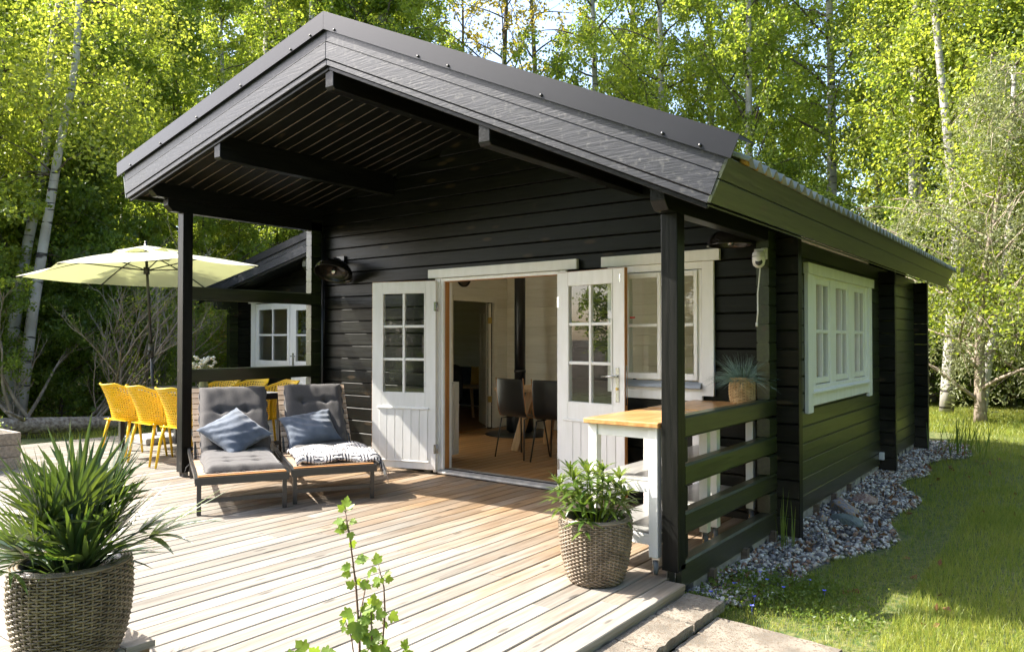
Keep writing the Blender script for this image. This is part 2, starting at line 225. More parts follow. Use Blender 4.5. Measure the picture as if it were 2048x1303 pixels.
corr_m = mat('galvanised_fibre_cement_sheet', (.16, .18, .19), (.30, .31, .31), ns=9, rough=.5, bump=.2)

# ---------------------------------------------------------------- mesh helpers
class MB:
    def __init__(s): s.v = []; s.f = []; s.sm = []
    def add(s, vs, fs, smooth=False):
        o = len(s.v); s.v += [tuple(v) for v in vs]; s.f += [tuple(o+i for i in f) for f in fs]; s.sm += [smooth]*len(fs); return s
    def box(s, x0, x1, y0, y1, z0, z1, M=None):
        vs = [Vector((x, y, z)) for z in (z0, z1) for x, y in ((x0, y0), (x1, y0), (x1, y1), (x0, y1))]
        if M: vs = [M @ v for v in vs]
        return s.add(vs, [(3, 2, 1, 0), (4, 5, 6, 7), (0, 1, 5, 4), (1, 2, 6, 5), (2, 3, 7, 6), (3, 0, 4, 7)])
    def prism(s, prof, axis, a, b, M=None):
        """prof: 2D loop in the two other axes (in xyz order), extruded from a to b along axis (a, b may be functions of the profile point)"""
        n = len(prof); vs = []
        for e in (a, b):
            for q in prof:
                t = e(q) if callable(e) else e
                v = [q[0], q[1]]; v.insert(axis, t); vs.append(Vector(v))
        if M: vs = [M @ v for v in vs]
        return s.add(vs, [tuple(range(n))[::-1], tuple(range(n, 2*n))] + [(i, (i+1) % n, n+(i+1) % n, n+i) for i in range(n)])
    def tube(s, pts, rad, seg=6, caps=True, smooth=True):
        pts = [Vector(p) for p in pts]; n = len(pts); rad = rad if hasattr(rad, '__len__') else [rad]*n
        vs = []; up = Vector((0, 0, 1)); ref = None
        for i, p in enumerate(pts):
            t = (pts[min(i+1, n-1)]-pts[max(i-1, 0)]).normalized()
            if ref is None:
                ref = t.orthogonal().normalized()
            a = (ref-t*ref.dot(t))
            a = a.normalized() if a.length > 1e-5 else t.orthogonal().normalized()
            ref = a; b2 = t.cross(a)
            for k in range(seg):
                w = 2*math.pi*k/seg; vs.append(p+(a*math.cos(w)+b2*math.sin(w))*rad[i])
        fs = [(i*seg+k, i*seg+(k+1) % seg, (i+1)*seg+(k+1) % seg, (i+1)*seg+k) for i in range(n-1) for k in range(seg)]
        o = len(s.v); s.add(vs, fs, smooth)
        if caps: s.f += [tuple(o+k for k in range(seg))[::-1], tuple(o+(n-1)*seg+k for k in range(seg))]; s.sm += [False, False]
        return s
    def lathe(s, prof, seg=24, c=(0, 0, 0), M=None, smooth=True, close=False):
        vs = []; n = len(prof)
        for r, z in prof:
            for k in range(seg):
                w = 2*math.pi*k/seg; v = Vector((c[0]+r*math.cos(w), c[1]+r*math.sin(w), c[2]+z)); vs.append(M @ v if M else v)
        fs = [(i*seg+k, i*seg+(k+1) % seg, (i+1)*seg+(k+1) % seg, (i+1)*seg+k) for i in range(n-1) for k in range(seg)]
        if close: fs += [tuple(range(seg))[::-1], tuple((n-1)*seg+k for k in range(seg))]
        return s.add(vs, fs, smooth)
    def grid(s, P, smooth=True):
        """P[i][j] points"""
        n, m = len(P), len(P[0]); return s.add([q for r in P for q in r], [(i*m+j, i*m+j+1, (i+1)*m+j+1, (i+1)*m+j) for i in range(n-1) for j in range(m-1)], smooth)
    def mesh(s, name, m=None):
        me = bpy.data.meshes.new(name); me.from_pydata([tuple(v) for v in s.v], [], s.f)
        if any(s.sm): me.polygons.foreach_set('use_smooth', s.sm)
        if m: me.materials.append(m)
        me.update(); return me
    def obj(s, name, m, parent=None, bevel=0, **k):
        return link(name, s.mesh(name, m), parent, bevel, **k)
def link(name, me, parent=None, bevel=0, loc=None, label=None, cat=None, group=None, kind=None, rot=None, solid=0, sub=0, world=True):
    o = bpy.data.objects.new(name, me); C.objects.link(o)
    if solid: q = o.modifiers.new('solidify', 'SOLIDIFY'); q.thickness = solid; q.offset = 0
    if bevel: q = o.modifiers.new('bevel', 'BEVEL'); q.width = bevel; q.segments = 2 if bevel > .004 else 1; q.limit_method = 'ANGLE'; q.angle_limit = R(40)
    if sub: q = o.modifiers.new('sub', 'SUBSURF'); q.levels = sub; q.render_levels = sub
    if parent is not None:
        o.parent = parent
        if world:           # geometry was given in scene coordinates
            o.matrix_parent_inverse = Matrix.Translation(-origin(parent))
            o['_o'] = 1
    if loc is not None: o.location = loc
    if rot is not None: o.rotation_euler = rot
    tag(o, label, cat, group, kind); return o
ORG = {}
def origin(o):
    return ORG.get(o.name, Vector((0, 0, 0)))
def tag(o, label=None, cat=None, group=None, kind=None):
    for k, v in (('label', label), ('category', cat), ('group', group), ('kind', kind)):
        if v: o[k] = v
    return o
def E(name, loc, label, cat, group=None, rotz=0, fixed=True):
    """an Empty at the thing's base; fixed: its parts are given in scene coordinates"""
    o = bpy.data.objects.new(name, None); C.objects.link(o); o.location = loc; o.rotation_euler = (0, 0, rotz)
    o.empty_display_size = .1
    if fixed: ORG[o.name] = Vector(loc)
    return tag(o, label, cat, group)
def copy_tree(o, parent=None):
    c = o.copy(); C.objects.link(c)
    if parent: c.parent = parent
    for ch in [q for q in o.children]: copy_tree(ch, c)
    return c
def bump_log(y0, z0, h, t=.09, c=.009, out=-1):
    """log profile in (y,z) with chamfered outer edges; out=-1: outer face towards -y"""
    a, b2 = (y0, y0+t)
    return [(a, z0+c), (a, z0+h-c), (a+c, z0+h-.001), (b2-c, z0+h-.001), (b2, z0+h-c), (b2, z0+c), (b2-c, z0+.001), (a+c, z0+.001)]
def minus(x0, x1, holes):
    """interval minus holes"""
    out = [(x0, x1)]
    for a, b2 in holes:
        nxt = []
        for p0, p1 in out:
            if b2 <= p0 or a >= p1: nxt.append((p0, p1)); continue
            if a-p0 > .03: nxt.append((p0, a))
            if p1-b2 > .03: nxt.append((b2, p1))
        out = nxt
    return out
H = .135
WX = -5.232          # left wall outer face
RX, RZ = -2.574, 3.36   # ridge position, height of the roof underside there
SL, SR = .2167, .4554
def roofz(x): return RZ-(SL*(RX-x) if x < RX else SR*(x-RX))
def roofx(z): return RX-(RZ-z)/SL, RX+(RZ-z)/SR
exec_parts = []

# ================================================================ THE SETTING
mb = MB(); N = 60; pts = []
xs = [-160, -90, -60, -40]+list(np.linspace(-30, 20, 41))+[30, 50, 90, 160]; ys = [-160, -90, -50, -30]+list(np.linspace(-16, 30, 39))+[40, 60, 100, 170]
def gz(x, y):
    z = -.15+.03*math.sin(x*.7+1)*math.cos(y*.6)
    if x < -11: z += min(1.0, (-11-x)*.045)
    if y > 13: z += min(1.2, (y-13)*.05)
    if -9.5 < x < 1.0 and -5 < y < 7: z = -.17
    return z
mb.grid([[(x, y, gz(x, y)) for x in xs] for y in ys]); ground = mb.obj('ground', ground_m, kind='structure')
# deck: boards run along y, pitch 0.1235
dk = MB()
for y in np.arange(-4.0, 2.1, .55): dk.box(-8.75, .03, y, y+.045, -.14, -.035)
deck = dk.obj('deck', wood('deck_joist_wood', (.10, .07, .05), (.16, .12, .09), 0), kind='structure')
def board_mesh(L, w=.1175, t=.028):
    m = MB(); c = .004
    m.prism([(-w/2, -t), (w/2, -t), (w/2, -c), (w/2-c, 0), (-w/2+c, 0), (-w/2, -c)], 1, 0, L); return m
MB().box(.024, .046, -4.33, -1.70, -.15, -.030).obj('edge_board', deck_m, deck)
bm = {}
x = .05-.1175/2; k = 0
while x > -8.8:
    if x > -.07: y1 = -1.70
    elif x > -5.36: y1 = -.045
    else: y1 = 2.04
    y0 = -4.35; cuts = []; y = y0+(1.9 if k % 2 else 3.1)+.25*((k*7) % 3)
    while y < y1-.8: cuts.append(y); y += 3.3
    ed = [y0]+cuts+[y1]
    for a, b2 in zip(ed[:-1], ed[1:]):
        L = round(b2-a-.003, 2)
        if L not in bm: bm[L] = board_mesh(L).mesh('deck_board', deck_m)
        o = link('board', bm[L], deck, loc=(x+rnd.uniform(-.0012, .0012), a+.0015, rnd.uniform(-.0015, .0015)), world=False)
    x -= .1235; k += 1
# narrow step board frame at near left (raised platform, 10 cm above the deck)
pf = MB()
pf.box(-1.31, -1.29, -5.3, -3.965, 0.0, .072); pf.box(-3.3, -1.31, -3.985, -3.965, 0.0, .072)
pf.box(-3.3, -1.32, -5.3, -3.99, .0, .05)
step = pf.obj('step', wood('step_frame_wood', (.20, .12, .06), (.30, .20, .11), 1), label='low wooden step platform at the near left corner of the deck', cat='step')
bmsh = None
for i in range(11):
    y = -3.952-.1235*(i+1)+.003
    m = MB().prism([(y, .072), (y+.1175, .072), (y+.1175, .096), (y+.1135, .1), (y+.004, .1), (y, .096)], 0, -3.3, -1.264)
    m.obj('board', deck_m, step)
# paving slabs beside the deck
pav = MB().box(.06, .90, -5.4, -1.85, -.20, -.168).obj('paving', ground_m, kind='structure')
def slab(x0, x1, y0, y1, z, tilt=0, seed=0):
    m = MB(); r = random.Random(seed); n = 9; top = []; P = [(x0, y0), (x1, y0), (x1, y1), (x0, y1)]
    loop = []
    for i in range(4):
        a, b2 = P[i], P[(i+1) % 4]
        for j in range(n):
            t = j/n; loop.append((a[0]+(b2[0]-a[0])*t+r.uniform(-.006, .006), a[1]+(b2[1]-a[1])*t+r.uniform(-.006, .006)))
    cx, cy = (x0+x1)/2, (y0+y1)/2; vs = []; fs = []; L = len(loop)
    for sc, dz in ((1.0, -.05), (1.0, -.012), (.985, 0)):
        for q in loop:
            X = cx+(q[0]-cx)*sc; Y = cy+(q[1]-cy)*sc; vs.append((X, Y, z+dz+tilt*(X-cx)))
    for a in (0, 1): fs += [(a*L+i, a*L+(i+1) % L, (a+1)*L+(i+1) % L, (a+1)*L+i) for i in range(L)]
    fs += [tuple(2*L+i for i in range(L))]; m.add(vs, fs); return m
yy = -1.68; i = 0
while yy > -5.2:
    slab(.056, .262, yy-.40, yy-.006, -.048, -.03, i).obj('slab', concrete, pav); yy -= .404; i += 1
yy = -1.80
while yy > -5.2:
    slab(.275, .88, yy-.52, yy-.01, -.10, -.03, 50+i).obj('slab', concrete, pav)
    slab(.90, 1.5, yy-.55, yy-.03, -.125, -.01, 80+i).obj('slab', concrete, pav); yy -= .53; i += 1

# ================================================================ THE CABIN
cabin = E('log_cabin', (RX, 2.8, -.15), 'black log cabin with a gabled porch and white framed windows', 'cabin')
# ---- front wall
DX0, DX1, DZ1 = -3.29, -1.87, 1.93
VX0, VX1, VZ0, VZ1 = -1.25, -.56, .93, 1.87
core = MB()
for a, b2, z0, z1 in ((WX+.02, DX0, .0, 2.05), (DX1, VX0, 0, 2.05), (VX0, VX1, 0, VZ0), (VX0, VX1, VZ1, 2.05), (DX0, DX1, DZ1, 2.05), (VX1, -.03, 0, 2.05)): core.box(a, b2, .03, .055, z0, z1)
core.prism([(WX+.02, 2.05), (-.03, 2.05), (-.03, roofz(-.03)), (RX, RZ-.01), (WX+.02, roofz(WX+.02))], 1, .03, .055)
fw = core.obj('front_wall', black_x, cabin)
z = 1.258-10*H; zi = 0
while z < 3.3:
    x0, x1 = -5.385, .153
    if z+H > roofz(x1): xr = roofx(z+.05)[1]; x1 = min(x1, xr)
    if z+H > roofz(x0): xl = roofx(z+.05)[0]; x0 = max(x0, xl)
    if x1-x0 < .2: break
    holes = []
    if z < DZ1-.03 and z+H > -.02: holes.append((DX0, DX1))
    if z+H > VZ0+.04 and z < VZ1-.04: holes.append((VX0, VX1))
    for a, b2 in minus(x0, x1, holes):
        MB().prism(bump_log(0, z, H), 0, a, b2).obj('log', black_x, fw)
    z += H
# ---- right side wall
YW0, YW1, ZW0, ZW1 = .83, 2.95, .93, 1.86
core = MB(); 
for a, b2, z0, z1 in ((0.05, YW0, -.04, 2.1), (YW0, YW1, -.04, ZW0), (YW0, YW1, ZW1, 2.1), (YW1, 5.6, -.04, 2.1)): core.box(-.06, -.03, a, b2, z0, z1)
sw = core.obj('side_wall', black_y_lawnlit, cabin)
z0s = .90-7*H
def side_prof(z, x_out=0, sgn=1, t=.09, c=.009):
    a = x_out; b2 = x_out-sgn*t
    return [(a, z+c), (a, z+H-c), (a-sgn*c, z+H-.001), (b2+sgn*c, z+H-.001), (b2, z+H-c), (b2, z+c), (b2+sgn*c, z+.001), (a-sgn*c, z+.001)]
for k in range(16):
    z = z0s+k*H
    holes = [(YW0, YW1)] if (z+H > ZW0+.04 and z < ZW1-.04) else []
    ya = -.157
    if k in (0, 2, 4, 6): ya = 0.09
    for a, b2 in minus(ya, 5.65, holes):
        MB().prism(side_prof(z), 1, a, b2).obj('log', black_y_lawnlit, sw)
# ---- left side wall (seen from inside the room and at its front ends)
lw = MB().box(WX+.03, WX+.06, .05, .25, -.04, 2.75).box(WX+.03, WX+.06, 1.95, 2.2, -.04, 2.75).box(WX+.03, WX+.06, .25, 1.95, -.04, .1).box(WX+.03, WX+.06, .25, 1.95, 2.12, 2.75).box(WX+.03, WX+.06, 3.1, 5.6, -.04, 2.75).box(WX+.03, WX+.06, 2.2, 3.1, 1.9, 2.75).obj('side_wall', black_y_lawnlit, cabin)
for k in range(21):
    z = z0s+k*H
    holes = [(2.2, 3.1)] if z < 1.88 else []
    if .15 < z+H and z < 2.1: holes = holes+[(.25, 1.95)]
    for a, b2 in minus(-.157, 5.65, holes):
        MB().prism(side_prof(z, WX, -1), 1, a, b2).obj('log', black_y_lawnlit, lw)
# ---- partition walls whose ends stick out through the side wall
for (yp, nm) in ((3.46, 'partition_wall'), (5.58, 'back_wall')):
    pw = MB().prism([(WX, 0), (-.1, 0), (-.1, roofz(-.1)), (RX, RZ-.01), (WX, roofz(WX))], 1, yp+.03, yp+.055).obj(nm, black_x, cabin)
    for k in range(-1, 17):
        z = 1.258-9*H+k*H
        if z+.06 > roofz(.153): break
        MB().prism(bump_log(yp, z-H*.0, H), 0, -.088, .153).obj('log_end', black_x, pw)
# ---- end boards on the log corners that face the lawn
for yp in (0, 3.46, 5.58):
    MB().box(.153, .158, yp+.004, yp+.086, -.16, 2.12).obj('corner_board', black_z, cabin)
pl = MB()
for a, b2 in ((.12, 3.44), (3.56, 5.57)): pl.box(-.10, -.012, a, b2, -.2, z0s-.0)
pl.box(-.085, -.012, -1.45, -.12, -.2, -.052)
pl.box(-.02, .14, .01, .08, -.2, -.09)
pl.obj('plinth', plinth_m, cabin)
# ---- porch posts and rails
for xa, zt in ((WX, 2.553), (-.1, 2.035)):
    ps = MB().box(xa, xa+.1, -1.68, -1.58, .045, zt).obj('post', black_z, cabin, bevel=.005)
    MB().box(xa+.02, xa+.024, -1.66, -1.6, -.1, .06).box(xa+.07, xa+.074, -1.66, -1.6, -.1, .06).box(xa+.02, xa+.075, -1.655, -1.605, -.14, -.02).obj('post_shoe', plinth_m if xa < -1 else steel, ps)
rl = MB().prism([(-.086, -.05), (-.0, -.05), (0, .076), (-.01, .088), (-.076, .088), (-.086, .076)], 1, -1.64, -.0).obj('railing', black_y_lawnlit, cabin)
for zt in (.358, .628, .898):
    MB().prism([(-.086, zt-.115), (-.008, zt-.122), (0, zt-.112), (0, zt-.012), (-.012, zt), (-.074, zt), (-.086, zt-.012)], 1, -1.58, 0).obj('rail', black_y_lawnlit, rl)
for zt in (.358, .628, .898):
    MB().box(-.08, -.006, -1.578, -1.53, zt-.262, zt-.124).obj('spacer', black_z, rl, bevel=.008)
rl2 = MB().prism([(WX, .909), (WX+.088, .909), (WX+.088, 1.025), (WX+.078, 1.035), (WX+.01, 1.035), (WX, 1.025)], 1, -1.58, -.158).obj('railing', black_y_lawnlit, cabin)
MB().prism([(WX, 1.717), (WX+.088, 1.717), (WX+.088, 1.834), (WX+.078, 1.844), (WX+.01, 1.844), (WX, 1.834)], 1, -1.58, -.158).obj('rail', black_y_lawnlit, rl2)
# ---- purlins (stepped log ends above the posts)
def purlin(x0, zlo, zhi, yend, ch=.05, y1=-.0):
    """beam along y with a chamfered lower front corner"""
    m = MB(); pr = [(yend, zhi), (yend, zlo+ch), (yend+ch, zlo), (y1, zlo), (y1, zhi)]
    return m.prism(pr, 0, x0, x0+.088)
prl = [purlin(RX-.05, 3.15, 3.38, -2.0, .02), purlin(-1.165, 2.515, 2.735, -2.0, .02), purlin(-4.08, 2.845, 3.055, -2.0, .02)]
for m in prl: m.obj('purlin', black_beam, cabin, bevel=.004)
for x0, zb in ((WX+.002, 2.553), (-.09, 2.035)):
    purlin(x0, zb, zb+.118, -1.83, .05).obj('purlin', black_beam, cabin, bevel=.003)
    purlin(x0+.001, zb+.121, zb+.26, -1.985, .05).obj('purlin', black_beam, cabin, bevel=.003)
    if zb > 2.5: MB().box(x0+.003, x0+.085, -1.6, 0, zb+.262, roofz(x0+.05)).obj('purlin', black_beam, cabin)
# ---- roof
YG, YB = -2.04, 5.78
XL, XR2 = -5.55, .335     # lower ends of the underside
def under(x, d=0): return roofz(x)+d
TL, TR = math.atan(SL), math.atan(SR)
roof = MB().prism([(XL, under(XL, .02)), (RX, RZ+.02), (XR2, under(XR2, .02)), (XR2+.07, under(XR2, .02)+.16), (RX, RZ+.19), (XL-.03, under(XL, .02)+.16)], 1, YG+.02, YB-.02).obj('roof', black_y_lawnlit, cabin)
# soffit boards of the porch, laid down the slope
for i in range(15):
    ya = YG+.045+i*.133; yb = ya+.129
    for sx0, sx1 in ((XL+.02, RX), (RX, XR2-.02)):
        a, b2 = under(sx0), under(sx1)
        m = MB(); c = .005
        vs = []
        for X, Z in ((sx0, a), (sx1, b2)):
            vs += [(X, ya, Z+.018), (X, ya, Z+c), (X, ya+c, Z), (X, yb-c, Z), (X, yb, Z+c), (X, yb, Z+.018)]
        m.add(vs, [(0, 1, 2, 3, 4, 5), (11, 10, 9, 8, 7, 6)]+[(j, 6+j, 6+(j+1) % 6, (j+1) % 6) for j in range(6)])
        m.obj('soffit_board', soffit_m if 'soffit_m' in globals() else black_x, roof)
for s0, s1 in ((XL+.03, RX-.002), (RX+.002, XR2-.03)): MB().prism([(s0, under(s0)+.004), (s1, under(s1)+.004), (s1, under(s1)+.0175), (s0, under(s0)+.0175)], 1, YG+.05, -.002).obj('soffit_tongue', pine_gap, roof)
# gable boards: heights above the underside line, measured vertically
def gable(name, za, zb, ya, yb, m_, xl_a, xl_b, xr_a, xr_b, bev=.003, halves=(0, 1)):
    """board along both slopes between heights za (bottom) and zb (top); a/b: end x at bottom and top"""
    for s_ in halves:
        if s_ == 0: pr = [(xl_a, roofz(xl_a)+za), (RX-.001, RZ+za), (RX-.001, RZ+zb), (xl_b, roofz(xl_b)+zb)]
        else: pr = [(RX+.001, RZ+za), (xr_a, roofz(xr_a)+za), (xr_b, roofz(xr_b)+zb), (RX+.001, RZ+zb)]
        MB().prism(pr, 1, ya, yb).obj(name, m_, roof, bevel=bev)
B0 = .005
for front in (1, 0):
    ya = YG if front else YB-.03; yb = YG+.03 if front else YB
    gable('barge_board', B0, B0+.122, ya, yb, black_barge, -5.551, -5.562, .345, .386)
    gable('barge_board', B0+.125, B0+.235, ya+.004, yb+.0, black_barge, -5.562, -5.579, .388, .43)
gable('under_trim', B0-.046, B0-.004, YG+.008, YG+.03, black_barge, -5.53, -5.54, .322, .34)
gable('under_trim', B0-.075, B0-.048, YG+.03, YG+.05, black_x, -5.50, -5.51, .31, .32)
# sheet metal flashing, L shaped: face, lip and top
for za, zb, ya, yb, x1, x2, x3, x4 in ((B0+.215, B0+.335, YG-.022, YG-.018, -5.668, -5.672, .454, .498), (B0+.209, B0+.215, YG-.022, YG-.006, -5.668, -5.668, .452, .454), (B0+.335, B0+.339, YG-.022, YG+.2, -5.672, -5.672, .498, .499)):
    gable('metal_flashing', za, zb, ya, yb, flash_metal, x1, x2, x3, x4, bev=0)
for X in (-5.4, -4.85, -4.25, -3.6, -2.95, -2.72, -2.45, -1.62, -1.36, -.65, .1, .30):
    Mx = Matrix.Translation((X, YG-.024, roofz(X)+B0+.226)) @ Matrix.Rotation(math.pi/2, 4, 'X')
    MB().lathe([(0.0001, .009), (.006, .008), (.009, .004), (.009, 0)], 8, M=Mx).obj('screw', metal_dark, roof)
# eave fascia boards, square to the slope
def fascia(X, Z, ang, sgn, d0, d1, y0, y1, nm, m_, t=.022):
    dx, dz = math.sin(ang)*sgn, math.cos(ang); nx, nz = math.cos(ang)*sgn, -math.sin(ang)
    p0 = (X+dx*d0, Z+dz*d0); p1 = (X+dx*d1, Z+dz*d1)
    MB().prism([p0, (p0[0]+nx*t, p0[1]+nz*t), (p1[0]+nx*t, p1[1]+nz*t), p1], 1, y0, y1).obj(nm, m_, roof, bevel=.003)
bx, bz = .322, roofz(.322)-.035
for d0, d1 in ((.0, .118), (.122, .232)): fascia(bx, bz, TR, 1, d0, d1, YG+.004, YB, 'fascia_board', black_y_lawnlit)
fascia(bx-.02, bz-.012, TR, 1, 0, .012, YG+.03, YB, 'fascia_lip', black_y_lawnlit, t=.02)
fascia(-5.53, roofz(-5.53)-.03, TL, -1, 0, .22, YG+.004, YB, 'fascia_board', black_y_lawnlit)
fascia(bx+math.sin(TR)*.232, bz+math.cos(TR)*.232, TR, 1, .002, .022, YG+.18, YB, 'batten', rust_wood, t=.03)
# corrugated sheets
def corr(x0, x1, sgn, yA, yB):
    n = int((yB-yA)/.0177); P0 = []; 
    P = []
    for X in np.linspace(x0, x1, 4):
        row = []
        for j in range(n+1):
            y = yA+(yB-yA)*j/n; row.append((X, y, roofz(X)+.245+.024*math.sin(2*math.pi*(y-yA)/.13)))
        P.append(row)
    m = MB().grid(P); return m
corr(RX+.002, bx+.152, 1, YG+.17, YB).obj('corrugated_sheet', corr_m, roof, solid=.007)
corr(-5.66, RX-.002, -1, YG+.17, YB).obj('corrugated_sheet', corr_m, roof, solid=.007)
MB().box(bx+.20, bx+.235, 5.72, YB+.02, 2.19, 2.25).obj('gutter_end', blackplastic, roof)
# ---- room: floor, inner lining, ceiling
fl = MB().box(WX+.09, -.09, .06, 3.46, -.02, -.005).obj('floor', floor_wood, cabin)
x = WX+.1
while x < -.2:
    MB().prism([(x, -.004), (x+.117, -.004), (x+.117, .02), (x+.112, .024), (x+.005, .024), (x, .02)], 1, .1, 3.45).obj('floor_board', floor_wood, fl); x += .12
cg = MB().prism([(WX+.1, roofz(WX+.1)-.02), (RX, RZ-.02), (-.1, roofz(-.1)-.02), (-.1, roofz(-.1)-.035), (RX, RZ-.035), (WX+.1, roofz(WX+.1)-.035)], 1, .1, 5.5).obj('ceiling', white_room, cabin)
def lining(nm, axis, p, a, b2, z0, z1, holes=(), hz=1.86, hz0=0, out=1, win=None):
    base = MB(); zt = z1
    if axis == 0: z1 = max(z0+.001, 2.0)
    lo, hi = (p, p+.006) if out > 0 else (p-.006, p)
    for q0, q1 in minus(a, b2, tuple(holes)+((win,) if win else ())): base.box(*((q0, q1, lo, hi) if axis == 0 else (lo, hi, q0, q1)), z0, z1)
    if win: base.box(lo, hi, *win, z0, .12); base.box(lo, hi, *win, 2.12, z1)
    for q0, q1 in holes:
        base.box(*((q0, q1, lo, hi) if axis == 0 else (lo, hi, q0, q1)), hz, z1)
        if hz0 > z0: base.box(*((q0, q1, lo, hi) if axis == 0 else (lo, hi, q0, q1)), z0, hz0)
    if axis == 0: base.prism([(a, z1), (b2, z1), (b2, roofz(b2)-.04), (RX, RZ-.04), (a, roofz(a)-.04)], 1, lo, hi)
    w = base.obj(nm, white_room, cabin); z = z0; z1 = zt
    while z < z1-.02:
        h = min(H, z1-z)
        ql, qr = roofx(z+h+.03) if axis == 0 else (-99, 99)
        hl = holes if (z < hz-.02 and z+h > hz0+.02) else ()
        if win and z+h > .2 and z < 2.1: hl = tuple(hl)+(win,)
        for q0, q1 in minus(max(a, ql), min(b2, qr), hl):
            f0, f1 = (hi, hi+.016) if out > 0 else (lo-.016, lo)
            cc = .006; o_ = f1 if out > 0 else f0; i_ = f0 if out > 0 else f1; s_ = 1 if out > 0 else -1
            pr = [(i_, z), (o_-s_*cc, z), (o_, z+cc), (o_, z+h-cc), (o_-s_*cc, z+h), (i_, z+h)]
            if axis == 0: MB().prism(pr, 0, q0, q1).obj('inner_log', white_room, w)
            else: MB().prism(pr, 1, q0, q1).obj('inner_log', white_room, w)
        z += H
    return w
lining('inner_wall', 0, 3.455, WX+.1, -.1, .03, 3.28, out=-1)
lining('inner_wall', 1, WX+.092, .1, 3.44, .03, 2.75, holes=((2.2, 3.1),), out=1, win=(.25, 1.95))
lining('inner_wall', 1, -.095, .1, 3.44, .03, 2.1, holes=((YW0, YW1),), hz=ZW1, hz0=ZW0, out=-1)
fi = lining('inner_wall', 0, .092, WX+.1, -.1, 2.0, 3.2, out=1)
for a, b2, z0, z1 in ((WX+.1, DX0, .03, 2.0), (DX1, VX0, .03, 2.0), (VX0, VX1, .03, VZ0), (VX1, -.1, .03, 2.0)): MB().box(a, b2, .092, .11, z0, z1).obj('inner_panel', white_room, fi)

# ---- windows and doors
def pane(par, x0, x1, z0, z1, y, axis=0):
    m = MB()
    if axis == 0: m.box(x0, x1, y, y+.004, z0, z1)
    else: m.box(y-.004, y, x0, x1, z0, z1)
    return m.obj('pane', glass, par)
def bx_(axis, a0, a1, d0, d1, z0, z1, m=None):
    """box on a wall: a along the wall, d = depth; axis 0: wall along x, depth y; axis 1: wall along y, depth x"""
    m = m or MB(); return m.box(a0, a1, d0, d1, z0, z1) if axis == 0 else m.box(d0, d1, a0, a1, z0, z1)
# front window
wf = bx_(0, VX0, VX0+.03, -.03, .09, VZ0, VZ1); bx_(0, VX1-.03, VX1, -.03, .09, VZ0, VZ1, wf); bx_(0, VX0+.03, VX1-.03, -.03, .09, VZ1-.03, VZ1, wf); bx_(0, VX0+.03, VX1-.03, -.03, .09, VZ0, VZ0+.03, wf)
win = wf.obj('window', white, cabin, bevel=.003)
bx_(0, -1.447, -.412, -.048, -.012, 1.934, 2.02).obj('head_trim', white, win, bevel=.002)
bx_(0, -.556, -.462, -.038, -.010, .894, 1.931).obj('casing', white, win, bevel=.002); bx_(0, -1.39, -1.262, -.038, -.010, .894, 1.931).obj('casing', white, win, bevel=.002)
bx_(0, -1.262, -.556, -.034, -.010, .852, .945).obj('apron_board', white, win, bevel=.002)
bx_(0, -1.262, -.558, -.032, -.006, 1.875, 1.931).obj('upper_board', white, win, bevel=.002)
MB().prism([(-.075, .952), (-.06, .975), (-.02, 1.0), (-.01, 1.0), (-.01, .95), (-.07, .945)], 0, -1.25, -.56).obj('sill', mat('zinc_sill', (.36, .39, .42), rough=.4, metal=.3), win)
for a0, a1 in ((-1.218, -.902), (-.900, -.592)):
    s_ = MB(); 
    bx_(0, a0, a0+.03, -.045, .0, 1.01, 1.865, s_); bx_(0, a1-.03, a1, -.045, .0, 1.01, 1.865, s_); bx_(0, a0+.03, a1-.03, -.045, 0, 1.01, 1.06, s_); bx_(0, a0+.03, a1-.03, -.045, 0, 1.825, 1.865, s_)
    sa = s_.obj('sash', white, win, bevel=.003)
    bx_(0, a0+.03, a1-.03, -.048, -.012, 1.43, 1.455).obj('glazing_bar', white, win, bevel=.003)
    pane(win, a0+.03, a1-.03, 1.06, 1.825, -.022)
MB().box(-1.19, -1.14, -.024, -.0225, 1.50, 1.515).obj('red_sticker', mat('red_print', (.5, .06, .04)), win)
# added window in the unseen west wall; net curtain spreads sun into the room
wf = MB().box(WX-.02, WX+.12, .25, .33, .1, 2.12).box(WX-.02, WX+.12, 1.87, 1.95, .1, 2.12).box(WX-.02, WX+.12, .33, 1.87, .1, .18).box(WX-.02, WX+.12, .33, 1.87, 2.04, 2.12).box(WX-.02, WX+.06, 1.07, 1.13, .18, 2.04)
wwin = wf.obj('fill_light_window', white, cabin, bevel=.003); pane(wwin, .33, 1.07, .18, 2.04, WX+.03, 1); pane(wwin, 1.13, 1.87, .18, 2.04, WX+.03, 1)
MB().grid([[(WX+.135+.012*math.sin(y*60), y, z) for y in np.linspace(.24, 1.96, 60)] for z in (.1, 2.14)]).obj('curtain', net_m, wwin)
# side window, three casements
wf = MB()
for a, b2 in ((.83, .972), (1.43, 1.60), (2.07, 2.29), (2.745, 2.945)): bx_(1, a, b2, -.06, .012, ZW0-.02, ZW1, wf)
bx_(1, .83, 2.945, -.06, .008, ZW1-.03, ZW1+.0, wf); bx_(1, .83, 2.945, -.06, .02, ZW0-.02, ZW0+.02, wf)
win = wf.obj('window', white, cabin, bevel=.004)
bx_(1, .665, 3.02, .002, .045, 1.859, 1.946).obj('head_trim', white, win, bevel=.002)
bx_(1, .69, .828, .001, .032, .733, 1.858).obj('casing', white, win, bevel=.002); bx_(1, 2.83, 2.967, .001, .032, .745, 1.858).obj('casing', white, win, bevel=.002)
bx_(1, .83, 2.828, .001, .026, .787, .885).obj('apron_board', white, win, bevel=.002)
MB().prism([(.0, .887), (.05, .887), (.05, .9), (0, .93)], 1, .83, 2.828).obj('sill', white, win)
